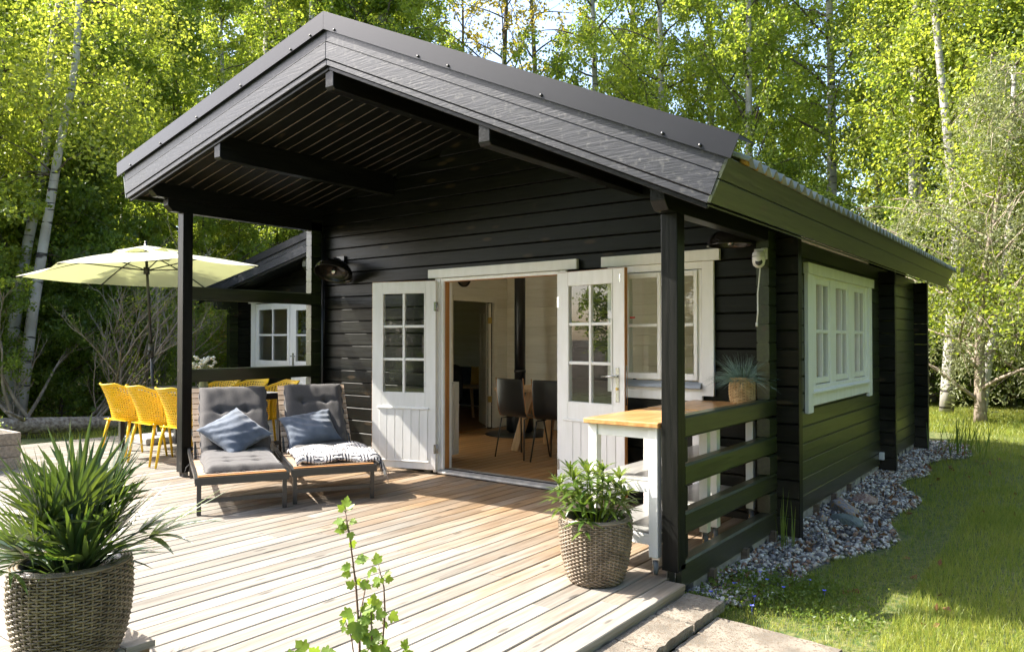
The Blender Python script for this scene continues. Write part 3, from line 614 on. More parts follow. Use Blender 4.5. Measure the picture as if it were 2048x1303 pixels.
for a0, a1 in ((.975, 1.428), (1.603, 2.068), (2.293, 2.742)):
    s_ = MB(); bx_(1, a0, a0+.045, -.035, .005, .96, 1.835, s_); bx_(1, a1-.045, a1, -.035, .005, .96, 1.835, s_); bx_(1, a0+.045, a1-.045, -.035, .005, .96, 1.01, s_); bx_(1, a0+.045, a1-.045, -.035, .005, 1.79, 1.835, s_)
    sa = s_.obj('sash', white, win, bevel=.003); c_ = (a0+a1)/2
    bx_(1, c_-.016, c_+.016, -.03, .008, 1.01, 1.79).obj('glazing_bar', white, win, bevel=.003)
    bx_(1, a0+.045, c_-.016, -.03, .006, 1.38, 1.41).obj('glazing_bar', white, win, bevel=.003); bx_(1, c_+.016, a1-.045, -.03, .006, 1.38, 1.41).obj('glazing_bar', white, win, bevel=.003)
    pane(win, a0+.045, a1-.045, 1.01, 1.79, -.014, 1)
    P = [[(-.12-.012*math.sin(y*70), y, z) for y in np.linspace(a0+.2, a1+.02, 26)] for z in (.95, 1.84)]
    MB().grid(P).obj('curtain', net_m if (c_ > 1.5) else curtain_m, win)
# double door: frame, leaves
df = MB()
df.box(DX0, DX0+.035, -.025, .10, .02, DZ1); df.box(DX1-.035, DX1, -.025, .10, .02, DZ1); df.box(DX0+.035, DX1-.035, -.025, .10, DZ1-.03, DZ1)
door = df.obj('door_frame', white, cabin, bevel=.002)
MB().box(DX0+.035, DX0+.039, .0, .06, .03, DZ1-.03).obj('pine_edge', orange_wood, door)
MB().box(DX0+.036, DX1-.036, -.02, .06, DZ1-.034, DZ1-.03).obj('pine_edge', orange_wood, door)
MB().box(-3.442, -1.686, -.052, -.012, 1.935, 2.022).obj('head_trim', white, door, bevel=.002)
MB().box(DX0-.075, DX0-.002, -.03, -.006, .02, 1.934).obj('casing', white, door, bevel=.002)
MB().box(DX1+.002, DX1+.07, -.03, -.006, .02, 1.934).obj('casing', white, door, bevel=.002)
MB().prism([(-.062, .012), (-.062, .028), (-.02, .05), (.1, .05), (.1, .005), (-.05, .005)], 0, DX0-.01, DX1+.01).obj('threshold', mat('worn_aluminium', (.34, .34, .34), (.5, .49, .47), rough=.45, metal=.5, ns=14), door, bevel=.002)
MB().box(DX0+.04, DX1-.04, -.01, .01, .05, .058).obj('threshold_seal', blackplastic, door)
def leaf(hx, ang, sgn, handle):
    """door leaf hinged at (hx,-.045); local u runs from the hinge to the free edge"""
    L = .715; z0, z1 = .045, 1.905; M = Matrix.Translation((hx, -.05, 0)) @ Matrix.Rotation(ang, 4, 'Z')
    y0, y1 = (-.042, 0) if sgn > 0 else (0, .042)     # local thickness; visible (outer) face is towards the camera
    yf = y0 if sgn > 0 else y1
    def B(m, a, b2, c_, d_, dep=0):
        q0, q1 = y0+dep, y1-dep
        return m.box(a, b2, q0, q1, c_, d_, M)
    m = MB(); st = .115
    B(m, 0, st, z0, z1); B(m, L-st, L, z0, z1); B(m, st, L-st, z1-.12, z1); B(m, st, L-st, .63, .80); B(m, st, L-st, z0, z0+.085)
    lf = m.obj('door', white, cabin, bevel=.003)
    gw0, gw1, gz0, gz1 = st, L-st, .80, z1-.12
    B(MB(), gw0-.0, gw0+.012, gz0, gz1, -.004).obj('glass_bead', white, lf, bevel=.002); B(MB(), gw1-.012, gw1, gz0, gz1, -.004).obj('glass_bead', white, lf, bevel=.002)
    cx = (gw0+gw1)/2; B(MB(), cx-.013, cx+.013, gz0, gz1, .004).obj('glazing_bar', white, lf, bevel=.003)
    zz = [gz0+(gz1-gz0)*t/3 for t in range(4)]
    for z_ in zz[1:3]:
        B(MB(), gw0, cx-.013, z_-.013, z_+.013, .005).obj('glazing_bar', white, lf, bevel=.003); B(MB(), cx+.013, gw1, z_-.013, z_+.013, .005).obj('glazing_bar', white, lf, bevel=.003)
    for a, b2 in ((gw0, cx), (cx, gw1)):
        for i in range(3): B(MB(), a, b2, zz[i], zz[i+1], .019).obj('pane', glass, lf)
    n = 6; w = (L-2*st+.06)/n
    for i in range(n):
        a = st-.03+i*w; mm_ = MB(); e0, e1 = (y0-.006, y1+.006)
        mm_.box(a+.0015, a+w-.0015, e0, e1, z0+.082, .632, M); mm_.obj('panel_board', white, lf, bevel=.003)
    m = MB().box(st-.045, L-st+.045, y0-.016, y1+.016, .632, .652, M); m.obj('drip_rail', white, lf, bevel=.004)
    MB().box(st-.045, L-st+.045, y0-.01, y1+.01, z0+.066, z0+.082, M).obj('drip_rail', white, lf, bevel=.004)
    MB().box(L+.0002, L+.003, y0+.003, y1-.003, z0, z1, M).obj('pine_edge', orange_wood, lf)
    MB().box(.002, L-.002, y0+.003, y1-.003, z1+.0002, z1+.003, M).obj('pine_edge', orange_wood, lf)
    for z_ in (.25, 1.65):
        MB().tube([M @ Vector((-.008, yf*.5, z_-.045)), M @ Vector((-.008, yf*.5, z_+.045))], .008, 8).box(-.004, .02, yf-.003 if yf < 0 else yf, yf if yf < 0 else yf+.003, z_-.045, z_+.045, M).obj('hinge', steel, lf)
    s_ = -1 if yf < 0 else 1
    if handle:
        hp = MB().box(L-.085, L-.05, *sorted((yf, yf+s_*.006)), .82, 1.10, M).obj('handle_plate', steel, lf, bevel=.002)
        MB().tube([M @ Vector((L-.067, yf, 1.03)), M @ Vector((L-.067, yf+s_*.05, 1.03)), M @ Vector((L-.085, yf+s_*.055, 1.03)), M @ Vector((L-.19, yf+s_*.055, 1.025))], .009, 10).obj('handle', steel, lf)
        MB().tube([M @ Vector((L-.067, yf, .93)), M @ Vector((L-.067, yf+s_*.016, .93))], .011, 12).obj('lock_cylinder', brass, lf)
        MB().box(L+.0032, L+.0045, y0+.012, y1-.012, .80, 1.12, M).obj('lock_plate', steel, lf)
        MB().box(L-.05, L-.035, *sorted((yf, yf+s_*.003)), 1.79, 1.86, M).obj('bolt', steel, lf, bevel=.001)
        MB().box(gw1-.06, gw1-.012, *sorted((yf-s_*.015, yf-s_*.016)), 1.50, 1.565, M).obj('paper_note', whiteplastic, lf)
        MB().box(gw1-.014, gw1-.004, *sorted((yf+s_*.0, yf+s_*.01)), .92, 1.5, M).obj('weather_strip', white, lf)
    return lf
leaf(DX0-.02, math.pi+R(17), -1, False)
leaf(DX1+.02, -R(8), 1, True)
MB().box(DX0-.055, DX0-.025, -.075, -.03, .02, 1.9).obj('door_post', white, door, bevel=.003)

# ================================================================ THE ANNEX behind the dining table
AY = 2.1; AX0 = -10.15; AX1 = WX-.002; AZ = 3.06      # roof underside height at AX1
def az(x): return 3.12-SL*(AX1-x)
annex = E('log_annex', (-7.7, 3.8, -.15), 'black log side wing with a white glazed door behind the dining table', 'side wing')
AW0, AW1, AD0, AD1 = -9.50, -8.50, -8.49, -7.97
aw = MB().box(AX0+.05, AW0, AY+.03, AY+.06, 0, 2.0).box(AD1, AX1-.02, AY+.03, AY+.06, 0, 2.0).box(AW0, AW1, AY+.03, AY+.06, 0, .9).prism([(AX0+.05, 2.0), (AX1, 2.0), (AX1, az(AX1)), (AX0+.05, az(AX0))], 1, AY+.03, AY+.06).obj('front_wall', black_x, annex)
z = 1.258-10*H
while z < 3.05:
    xl = AX1-(3.12-z-.06)/SL if z+H > az(-10.35) else -10.35
    holes = []
    if z < 1.9: holes.append((AD0, AD1))
    if .85 < z+H and z < 1.88: holes.append((AW0, AW1))
    for a, b2 in minus(max(-10.35, xl), AX1, holes): MB().prism(bump_log(AY, z, H), 0, a, b2).obj('log', black_x, aw)
    z += H
al = MB().box(AX0+.03, AX0+.06, AY, 3.1, 0, 2.2).box(AX0+.03, AX0+.06, 4.9, 5.6, 0, 2.2).box(AX0+.03, AX0+.06, 3.1, 4.9, 0, .3).obj('side_wall', black_y_lawnlit, annex)
wl = MB().box(AX0-.02, AX0+.1, 3.1, 3.16, .3, 1.95).box(AX0-.02, AX0+.1, 4.84, 4.9, .3, 1.95).box(AX0-.02, AX0+.1, 3.16, 4.84, .3, .36).box(AX0-.02, AX0+.1, 3.16, 4.84, 1.89, 1.95).box(AX0-.02, AX0+.1, 3.97, 4.03, .36, 1.89).obj('window', white, annex)  # unseen west window, added to let sun into the far room
MB().box(AX0+.03, AX0+.034, 3.16, 3.97, .36, 1.89).obj('pane', glass, wl); MB().box(AX0+.03, AX0+.034, 4.03, 4.84, .36, 1.89).obj('pane', glass, wl)
for k in range(16):
    z = z0s+k*H
    for a, b2 in minus(AY-.16, 5.65, [(3.1, 4.9)] if .32 < z+H and z < 1.93 else []): MB().prism(side_prof(z, AX0, -1), 1, a, b2).obj('log', black_y_lawnlit, al)
ab = MB().prism([(AX0, 0), (AX1, 0), (AX1, az(AX1)), (AX0, az(AX0))], 1, 5.56, 5.6).obj('back_wall', black_x, annex)
z = .03
while z < 2.6:
    MB().prism([(5.556, z), (5.546, z), (5.54, z+.006), (5.54, z+H-.006), (5.546, z+H), (5.556, z+H)], 0, AX0+.1, AX1-.01).obj('inner_log', white_room, ab); z += H
def wpan(*bs):
    m = MB()
    for q in bs: m.box(*q)
    m.obj('inner_panel', white_room, annex)
wpan((AX0+.10, AX0+.11, AY+.1, 3.1, .02, 2.1), (AX0+.10, AX0+.11, 4.9, 5.54, .02, 2.1), (AX0+.10, AX0+.11, 3.1, 4.9, .02, .3), (AX0+.10, AX0+.11, 3.1, 4.9, 1.95, 2.1))
wpan((WX-.02, WX-.01, AY+.1, 2.2, .02, 3.0), (WX-.02, WX-.01, 3.1, 5.54, .02, 3.0), (WX-.02, WX-.01, 2.2, 3.1, 1.88, 3.0))
wpan((AX0+.12, AW0, AY+.09, AY+.10, .02, 2.1), (AW0, AW1, AY+.09, AY+.10, .02, .86), (AD1, WX-.02, AY+.09, AY+.10, .02, 2.1))
MB().prism([(AX0+.1, az(AX0+.1)-.03), (WX-.02, az(WX-.02)-.03), (WX-.02, az(WX-.02)-.02), (AX0+.1, az(AX0+.1)-.02)], 1, AY+.1, 5.54).obj('ceiling', white_room, annex)
MB().box(AD1+.3, AD1+.36, AY-.01, AY+.11, .9, 1.9).obj('window_post', white, annex) if 0 else None
afl = MB().box(AX0+.1, WX+.1, AY+.1, 5.55, -.02, -.004).obj('floor', floor_wood, annex)
x = AX0+.12
while x < WX+.0:
    MB().box(x, x+.117, AY+.1, 5.54, -.003, .024).obj('floor_board', floor_wood, afl); x += .12
xa0, xa1 = -10.5, WX-.003
ar = MB().prism([(xa0, az(xa0)+.02), (xa1, az(xa1)+.02), (xa1, az(xa1)+.2), (xa0, az(xa0)+.2)], 1, AY-.48, 5.7).obj('roof', black_y_lawnlit, annex)
def apr(nm, za, zb, ya, yb, m_, xo=0):
    MB().prism([(xa0-.02-xo, az(xa0-.02-xo)+za), (xa1, az(xa1)+za), (xa1, az(xa1)+zb), (xa0-.03-xo, az(xa0-.03-xo)+zb)], 1, ya, yb).obj(nm, m_, ar, bevel=.003)
apr('barge_board', 0, .12, AY-.51, AY-.482, black_barge); apr('barge_board', .124, .225, AY-.505, AY-.482, black_barge)
apr('under_trim', -.045, -.003, AY-.50, AY-.475, black_x)
apr('metal_flashing', .2, .31, AY-.53, AY-.526, flash_metal, .08); apr('metal_flashing', .312, .316, AY-.53, AY-.3, flash_metal, .08)
apr('roof_sheet', .22, .26, AY-.3, 5.7, corr_m, .06)
for i in range(5):
    ya = AY-.46+i*.1
    MB().prism([(xa0, az(xa0)), (xa1, az(xa1)), (xa1, az(xa1)+.018), (xa0, az(xa0)+.018)], 1, ya, ya+.094).obj('soffit_board', black_x, ar, bevel=.004)
for X in (-7.72,): purlin(X, az(X)-.2, az(X)+.015, AY-.42, .05, AY).obj('purlin', black_y_lawnlit, annex, bevel=.003)
purlin(AX0, az(AX0)-.22, az(AX0)-.0, AY-.42, .05, AY).obj('purlin', black_y_lawnlit, annex, bevel=.003)
# window and door of the annex
win = MB().box(AW0, AW0+.04, AY-.03, AY+.1, .9, 1.88).box(AW1-.04, AW1, AY-.03, AY+.1, .9, 1.88).box(AW0, AW1, AY-.03, AY+.1, .86, .9).box(AW0, AW1, AY-.03, AY+.1, 1.88, 1.92).obj('window', white, annex, bevel=.003)
MB().box(AW0-.18, AD1+.16, AY-.05, AY-.012, 1.935, 2.02).obj('head_trim', white, win, bevel=.002)
MB().box(AW0-.12, AW0-.01, AY-.036, AY-.01, .85, 1.933).obj('casing', white, win, bevel=.002)
MB().box(AW0, AW1, AY-.034, AY-.01, .80, .90).obj('apron_board', white, win, bevel=.002)
MB().box(AW0+.04, AW0+.11, AY-.04, AY, .9, 1.88).box(AW1-.11, AW1-.04, AY-.04, AY, .9, 1.88).box(AW0+.11, AW1-.11, AY-.04, AY, 1.82, 1.88).box(AW0+.11, AW1-.11, AY-.04, AY, .9, .97).obj('sash', white, win, bevel=.003)
cx = (AW0+AW1)/2
MB().box(cx-.014, cx+.014, AY-.042, AY-.01, .97, 1.82).obj('glazing_bar', white, win, bevel=.003); MB().box(AW0+.11, cx-.014, AY-.042, AY-.01, 1.38, 1.41).obj('glazing_bar', white, win); MB().box(cx+.014, AW1-.11, AY-.042, AY-.01, 1.38, 1.41).obj('glazing_bar', white, win)
pane(win, AW0+.11, AW1-.11, .97, 1.82, AY-.02)
df = MB().box(AD0, AD0+.12, AY-.045, AY+.0, .03, 1.92).box(AD1-.12, AD1, AY-.045, AY, .03, 1.92).box(AD0+.12, AD1-.12, AY-.045, AY, 1.79, 1.92).box(AD0+.12, AD1-.12, AY-.045, AY, .65, .97).box(AD0+.12, AD1-.12, AY-.045, AY, .03, .13)
adr = df.obj('door', white, annex, bevel=.003); cx = (AD0+AD1)/2
for z_ in (1.39,): MB().box(AD0+.12, AD1-.12, AY-.041, AY-.011, z_-.013, z_+.013).obj('glazing_bar', white, adr)
for i in range(4):
    a = AD0+.115+i*.073; MB().box(a+.002, a+.071, AY-.05, AY-.02, .13, .65).obj('panel_board', white, adr, bevel=.003)
MB().box(AD0+.12, AD1-.12, AY-.022, AY-.018, .97, 1.79).obj('pane', glass, adr)
MB().box(AD0+.04, AD0+.075, AY-.052, AY-.045, .85, 1.1).tube([(AD0+.057, AY-.05, 1.05), (AD0+.057, AY-.1, 1.05), (AD0+.17, AY-.1, 1.05)], .009, 8).obj('handle', steel, adr)
MB().box(AD1+.001, AD1+.11, AY-.036, AY-.01, .02, 1.933).obj('casing', white, adr, bevel=.002)

# ================================================================ ON THE PORCH WALLS
def dome(name, c, r, tilt, label, az_=0, heat=True):
    t = E(name, c, label, 'patio heater', 'domed patio heaters on the porch wall')
    M = Matrix.Translation(c) @ Matrix.Rotation(az_, 4, 'Z') @ Matrix.Rotation(tilt, 4, 'X')
    pr = [(r*math.sin(a)*1.0, r*.72*math.cos(a)) for a in np.linspace(.12, math.pi/2, 9)]
    MB().lathe(pr+[(r*1.03, -.008), (r*.98, -.006)]+[(q[0]*.96, q[1]*.94-.004) for q in pr[::-1]], 28, M=M).obj('shade', dome_m, t)
    MB().lathe([(.0001, r*.86), (.05, r*.85), (.055, r*.70), (.06, r*.62)], 16, M=M).obj('housing', blackplastic, t)
    MB().lathe([(.001, .07), (.028, .065), (.033, .03), (.02, .0), (.001, -.005)], 14, M=M).obj('heating_lamp', steel, t)
    return t, M
dome_m = mat('dark_enamel', (.025, .022, .018), (.035, .03, .025), rough=.22, metal=.6)
hc = (-4.66, -.24, 2.035)
t, M = dome('patio_heater', hc, .205, R(-26), 'black domed heater lamp on the wall left of the open doors', R(20))
MB().tube([M @ Vector((0, 0, .17)), (-4.76, -.12, 2.19), (-4.80, -.01, 2.19)], .018, 8).box(-4.86, -4.74, -.03, -.002, 2.12, 2.25).obj('bracket', metal_dark, t)
MB().box(-4.735, -4.715, -.17, -.15, 2.20, 2.22).obj('indicator_light', mat('red_plastic', (.6, .02, .01)), t)
t, M = dome('patio_heater', (-.26, -.20, 2.02), .17, 0, 'black domed heater lamp under the right porch beam')
MB().tube([M @ Vector((0, 0, .14)), (-.26, -.1, 2.17), (-.26, -.005, 2.17)], .014, 8).obj('bracket', metal_dark, t)
o = MB().tube([(-5.09, -.04, 2.55), (-5.09, -.04, 1.0), (-5.09, -.04, .03)], .018, 8).tube([(-5.06, -.03, 2.0), (-5.075, -.03, 1.5), (-5.085, -.035, 1.1)], .006, 6).obj('cable_conduit', metal_dark); tag(o, 'black cable conduit running down the left wall corner under the heater', 'conduit')
sc = E('security_camera', (-.045, -.16, 1.93), 'white dome security camera mounted on the log ends beside the side window', 'camera')
MB().box(-.055, -.005, -.172, -.158, 1.90, 1.985).box(-.085, -.01, -.22, -.172, 1.955, 1.975).obj('bracket', whiteplastic, sc, bevel=.006)
cc = (-.045, -.235, 1.905)
MB().lathe([(.0001, .055), (.03, .05), (.042, .035), (.045, .012)], 20, c=cc).lathe([(.045, .008), (.045, -.02), (.038, -.05), (.02, -.066), (.0001, -.07)], 20, c=cc).obj('housing', whiteplastic, sc)
MB().lathe([(.0001, .008), (.022, .006), (.026, -.004), (.026, -.02)], 16, M=Matrix.Translation((cc[0]+.012, cc[1]-.034, cc[2]-.028)) @ Matrix.Rotation(R(80), 4, 'X') @ Matrix.Rotation(R(15), 4, 'Y')).obj('lens', blackplastic, sc)
o = MB().tube([(cc[0]+.01, cc[1], 1.85), (-.045, -.22, 1.78), (-.062, -.21, 1.66), (-.06, -.215, 1.52), (-.07, -.21, 1.44)], .005, 6).tube([(-.07, -.21, 1.45), (-.07, -.21, 1.42)], .008, 8).obj('cable', whiteplastic, sc)
o = MB().box(.0, .05, 3.40, 3.45, .02, .1).obj('outlet_box', whiteplastic, bevel=.006); tag(o, 'small grey white outlet box low on the side wall', 'outlet box')

# ================================================================ SERVING TROLLEYS
def trolley(name, x0, x1, y0, y1, label):
    t = E(name, ((x0+x1)/2, (y0+y1)/2, 0), label, 'trolley', 'white serving trolleys with wooden tops')
    n = 5; w = (x1-x0)/n
    tp = MB().box(x0, x1, y0, y1, .833, .862).obj('top', table_wood, t, bevel=.004)
    lx = (x0+.02, x1-.075); ly = (y0+.03, y1-.085)
    for a in lx:
        for b2 in ly: 
            MB().box(a, a+.055, b2, b2+.055, .10, .832).obj('leg', white, t, bevel=.002)
            wh = MB(); c = (a+.0275, b2+.0275, .043)
            wh.lathe([(.0001, -.013), (.030, -.013), (.040, -.009), (.040, .009), (.030, .013), (.0001, .013)], 20, M=Matrix.Translation(c) @ Matrix.Rotation(R(35), 4, 'Z') @ Matrix.Rotation(math.pi/2, 4, 'Y'))
            w_ = wh.obj('castor', rubber, t)
            MB().box(-.02, .02, -.02, .02, .044, .056, Matrix.Translation((c[0], c[1], .043)) @ Matrix.Rotation(R(35), 4, 'Z')).box(-.019, -.016, -.01, .01, -.005, .045, Matrix.Translation((c[0], c[1], .043)) @ Matrix.Rotation(R(35), 4, 'Z')).box(.016, .019, -.01, .01, -.005, .045, Matrix.Translation((c[0], c[1], .043)) @ Matrix.Rotation(R(35), 4, 'Z')).obj('fork', steel, w_)
            MB().lathe([(.0001, -.0155), (.016, -.0155), (.016, .0155), (.0001, .0155)], 12, M=Matrix.Translation(c) @ Matrix.Rotation(R(35), 4, 'Z') @ Matrix.Rotation(math.pi/2, 4, 'Y')).obj('hub', brass, w_)
    for z0, z1, nm in ((.765, .832, 'apron'), (.46, .515, 'shelf_rail'), (.165, .225, 'shelf_rail')):
        for b2 in (ly[0]+.01, ly[1]+.025): MB().box(lx[0]+.056, lx[1]-.001, b2, b2+.02, z0, z1).obj(nm, white, t, bevel=.002)
        for a in (lx[0]+.015, lx[1]+.02): MB().box(a, a+.02, ly[0]+.056, ly[1]-.001, z0, z1).obj(nm, white, t, bevel=.002)
    sh = mat_shelf
    for z0 in (.516, .226): MB().box(x0+.05, x1-.05, y0+.05, y1-.05, z0, z0+.014).obj('shelf', sh, t, bevel=.002)
    return t
mat_shelf = mat('brushed_grey_shelf', (.30, .30, .29), (.40, .39, .37), ns=3, scale=(8, 1, 1), rough=.3, metal=.3)
trolley('serving_trolley', -.60, -.11, -1.70, -.88, 'white trolley with sunlit wooden top in front of the other, behind the post')
trolley('serving_trolley', -.62, -.112, -.83, -.04, 'white trolley with shaded wooden top carrying the basket of blue grass')

# ================================================================ WOVEN PLANTERS
def weave(c, prof, rows, ribs, amp, r_s, m_, par, nm='weave', seg_mul=4, sag=0):
    """horizontal strands wave in and out around upright ribs"""
    m = MB(); zs = [p_[1] for p_ in prof]; rs = [p_[0] for p_ in prof]
    def rad(z): return float(np.interp(z, zs, rs))
    for i in range(rows):
        z = zs[0]+(zs[-1]-zs[0])*(i+.5)/rows; h = (zs[-1]-zs[0])/rows*.5
        n = ribs*seg_mul; vs = []
        for k in range(n):
            a = 2*math.pi*k/n; ph = math.pi*k/seg_mul+(math.pi if i % 2 else 0)
            w = amp*math.sin(ph); r0 = rad(z)+w; zz = z+sag*math.sin(ph)+rnd.uniform(-.0006, .0006)
            for dr, dz in ((r_s, 0), (0, h*.92), (-r_s, 0), (0, -h*.92)):
                vs.append((c[0]+(r0+dr)*math.cos(a), c[1]+(r0+dr)*math.sin(a), c[2]+zz+dz))
        fs = [(k*4+j, k*4+(j+1) % 4, ((k+1) % n)*4+(j+1) % 4, ((k+1) % n)*4+j) for k in range(n) for j in range(4)]
        m.add(vs, fs, True)
    for k in range(ribs):
        a = 2*math.pi*(k+.5)/ribs
        m.tube([(c[0]+rad(z)*math.cos(a), c[1]+rad(z)*math.sin(a), c[2]+z) for z in np.linspace(zs[0], zs[-1], 7)], r_s*1.1, 5, smooth=True)
    return m.obj(nm, m_, par)
def planter(name, c, prof, rows, ribs, m_, label, amp=.004, rs=.0035, soil_d=.06, group=None):
    t = E(name, c, label, 'planter', group)
    weave(c, prof, rows, ribs, amp, rs, m_, t)
    R0, Z0 = prof[-1]; rim = MB()
    for k in range(3): rim.lathe([(R0-.002-k*.012+.007*math.cos(a), Z0+.004+.002*k+.006*math.sin(a)) for a in np.linspace(0, 2*math.pi, 9)], 48, c=c)
    rim.obj('rim', m_, t)
    MB().lathe([(p_[0]-.012, p_[1]) for p_ in prof]+[(R0-.03, Z0), (R0-.035, Z0+.004), (R0-.045, Z0-soil_d)], 32, c=c).lathe([(0.0001, .004), (prof[0][0]-.01, .004)], 32, c=c).obj('liner', blackplastic, t)
    P = [[(c[0]+r*math.cos(a), c[1]+r*math.sin(a), c[2]+Z0-soil_d+.01*math.sin(7*a+r*40)) for a in np.linspace(0, 2*math.pi, 25)] for r in (0.001, R0*.4, R0-.042)]
    MB().grid(P).obj('soil', soil, t)
    return t
PC1 = (-1.335, -4.25, .102)
def zs_(pr, k): return [(a, b2*k) for a, b2 in pr]
planter('dark_planter', PC1, zs_([(.135, 0), (.168, .04), (.19, .10), (.205, .19), (.212, .28), (.21, .36), (.206, .405)], .91), 34, 44, wicker_dark, 'dark woven rattan planter holding the palm at the near left corner', amp=.0045, rs=.0038)
PC2 = (-.375, -1.935, .002)
planter('brown_planter', PC2, zs_([(.135, 0), (.155, .03), (.178, .12), (.192, .22), (.200, .32), (.202, .38), (.198, .405)], .85), 34, 46, wicker_brown, 'brown woven rattan planter with the flowering evergreen on the deck', amp=.0045, rs=.0036)
PC3 = (-.198, -.148, .863)
planter('straw_basket', PC3, [(.072, 0), (.088, .02), (.094, .07), (.094, .12), (.088, .165), (.086, .178)], 17, 22, wicker_straw, 'small straw basket of blue grass on the rear wooden trolley top', amp=.004, rs=.0038, soil_d=.02)

# ---- blades, leaves and stems as numpy meshes
def poly_mesh(name, V, F, m_, smooth=False):
    me = bpy.data.meshes.new(name); V = np.asarray(V, dtype=np.float32); F = np.asarray(F, dtype=np.int32); k = F.shape[1]
    me.vertices.add(len(V)); me.vertices.foreach_set('co', V.ravel()); me.loops.add(F.size); me.loops.foreach_set('vertex_index', F.ravel())
    me.polygons.add(len(F)); me.polygons.foreach_set('loop_start', np.arange(0, F.size, k, dtype=np.int32)); me.polygons.foreach_set('loop_total', np.full(len(F), k, dtype=np.int32))
    if smooth: me.polygons.foreach_set('use_smooth', np.ones(len(F), dtype=bool))
    me.materials.append(m_); me.update(calc_edges=True); return me
def blade(m, p0, d, L, w, droop, n=6, twist=0, fold=.25, side=None, tipw=.05):
    """a folded strap leaf starting at p0 along d, bending down by droop"""
    d = Vector(d).normalized(); p = Vector(p0); s_ = side or d.cross(Vector((0, 0, 1)))
    if s_.length < .1: s_ = Vector((1, 0, 0))
    s_ = s_.normalized(); st = L/n; rows = []
    for i in range(n+1):
        t = i/n; ww = w*(min(1, .35+t*2.2))*(1-t**3*(1-tipw)) if i < n else w*tipw
        nn = s_.cross(d).normalized()
        rows.append([p-s_*ww, p+nn*(-fold*ww), p+s_*ww]); p = p+d*st
        d = (d+Vector((0, 0, -1))*droop/n).normalized()
        if twist: s_ = (Matrix.Rotation(twist/n, 3, d) @ s_)
    m.grid(rows, smooth=True)
# palm (fan palm, many narrow segments per fan)
pt = E('fan_palm', (PC1[0], PC1[1], PC1[2]+.31), 'green fan palm with narrow pointed leaves in the dark planter', 'palm')
pr_ = random.Random(23)
base = Vector((PC1[0], PC1[1], PC1[2]+.32)); stem = MB()
for i in range(40):
    az0 = pr_.uniform(0, 2*math.pi); el = pr_.uniform(.18, 1.4) if i > 5 else pr_.uniform(1.1, 1.5)
    d = Vector((math.cos(az0)*math.cos(el), math.sin(az0)*math.cos(el), math.sin(el)))
    L = pr_.uniform(.11, .31); hub = base+d*L+Vector((0, 0, -.02*L)); b0 = base+Vector((math.cos(az0)*.05, math.sin(az0)*.05, 0))
    stem.tube([b0, b0.lerp(hub, .5)+Vector((0, 0, .02)), hub], [.006, .005, .004], 5)
    fan = MB(); side = d.cross(Vector((0, 0, 1))).normalized(); upn = side.cross(d).normalized(); nseg = pr_.randint(9, 14)
    spread = pr_.uniform(.75, 1.35)
    fl_ = pr_.uniform(.20, .38); th = .62+.3*pr_.random()
    for k in range(nseg):
        a = (k/(nseg-1)-.5)*2*spread
        dd = d*math.cos(a)+side*math.sin(a)+upn*.12*math.cos(a)
        blade(fan, hub, dd, fl_*(1-.25*abs(a)/spread)*pr_.uniform(.9, 1.08), pr_.uniform(.007, .0125), pr_.uniform(.05, .8)*(1.1 if el < .6 else .5), n=5, side=dd.cross(upn), fold=.45)
    fan.obj('fan_leaf', palm_m, pt)
for i in range(34):
    a = pr_.uniform(0, 6.28); el = pr_.uniform(.5, 1.35); d = Vector((math.cos(a)*math.cos(el), math.sin(a)*math.cos(el), math.sin(el)))
    blade(stem, base+Vector((math.cos(a)*.03, math.sin(a)*.03, -.02)), d, pr_.uniform(.25, .52), .008, pr_.uniform(.05, .5), n=6, fold=.4)
stem.obj('stem', palm_m, pt)
# evergreen with whorls of long leaves (brown planter)
pv = E('flowering_evergreen', (PC2[0], PC2[1], PC2[2]+.28), 'evergreen with glossy drooping leaves and yellow green buds in the brown planter', 'shrub')
pr_ = random.Random(11); stm = MB(); base = Vector((PC2[0], PC2[1], PC2[2]+.285)); heads = []
for i in range(13):
    a = i*2.4+pr_.uniform(-.3, .3); rr = .045+.145*math.sqrt(i/13); h = pr_.uniform(.16, .36)*(1.1-.6*rr/.2)+.06
    tip = base+Vector((rr*math.cos(a)*1.1, rr*math.sin(a)*1.1, h)); mid = base.lerp(tip, .5)+Vector((.02*math.cos(a), .02*math.sin(a), -.02))
    stm.tube([base+Vector((.3*rr*math.cos(a), .3*rr*math.sin(a), 0)), mid, tip], [.006, .005, .004], 6); heads.append((tip, a))
    for lvl, (dz, nn, LL) in enumerate(((0, 9, .11), (-.035, 9, .13), (-.08, 8, .135), (-.13, 6, .12))):
        lf = MB()
        for k in range(nn):
            b2 = k*2*math.pi/nn+lvl*.5+pr_.uniform(-.2, .2); el = (.9, .35, .1, -.15)[lvl]+pr_.uniform(-.2, .2)
            blade(lf, tip+Vector((0, 0, dz)), (math.cos(b2)*math.cos(el), math.sin(b2)*math.cos(el), math.sin(el)), LL*.88*pr_.uniform(.75, 1.15), .0115, pr_.uniform(.5, 1.3), n=5, fold=.3)
        lf.obj('leaf_whorl', pieris_m, pv)
    bd = MB()
    for k in range(9):
        b2 = pr_.uniform(0, 6.28); q = tip+Vector((.022*math.cos(b2), .022*math.sin(b2), pr_.uniform(.015, .055))); bd.tube([tip, q], .0012, 4); bd.lathe([(.0001, -.006), (.0045, 0), (.0001, .008)], 5, c=q)
    bd.obj('flower_bud', bud_m if 'bud_m' in globals() else leaf_yellow, pv)
stm.obj('stem', leaf_mid, pv)
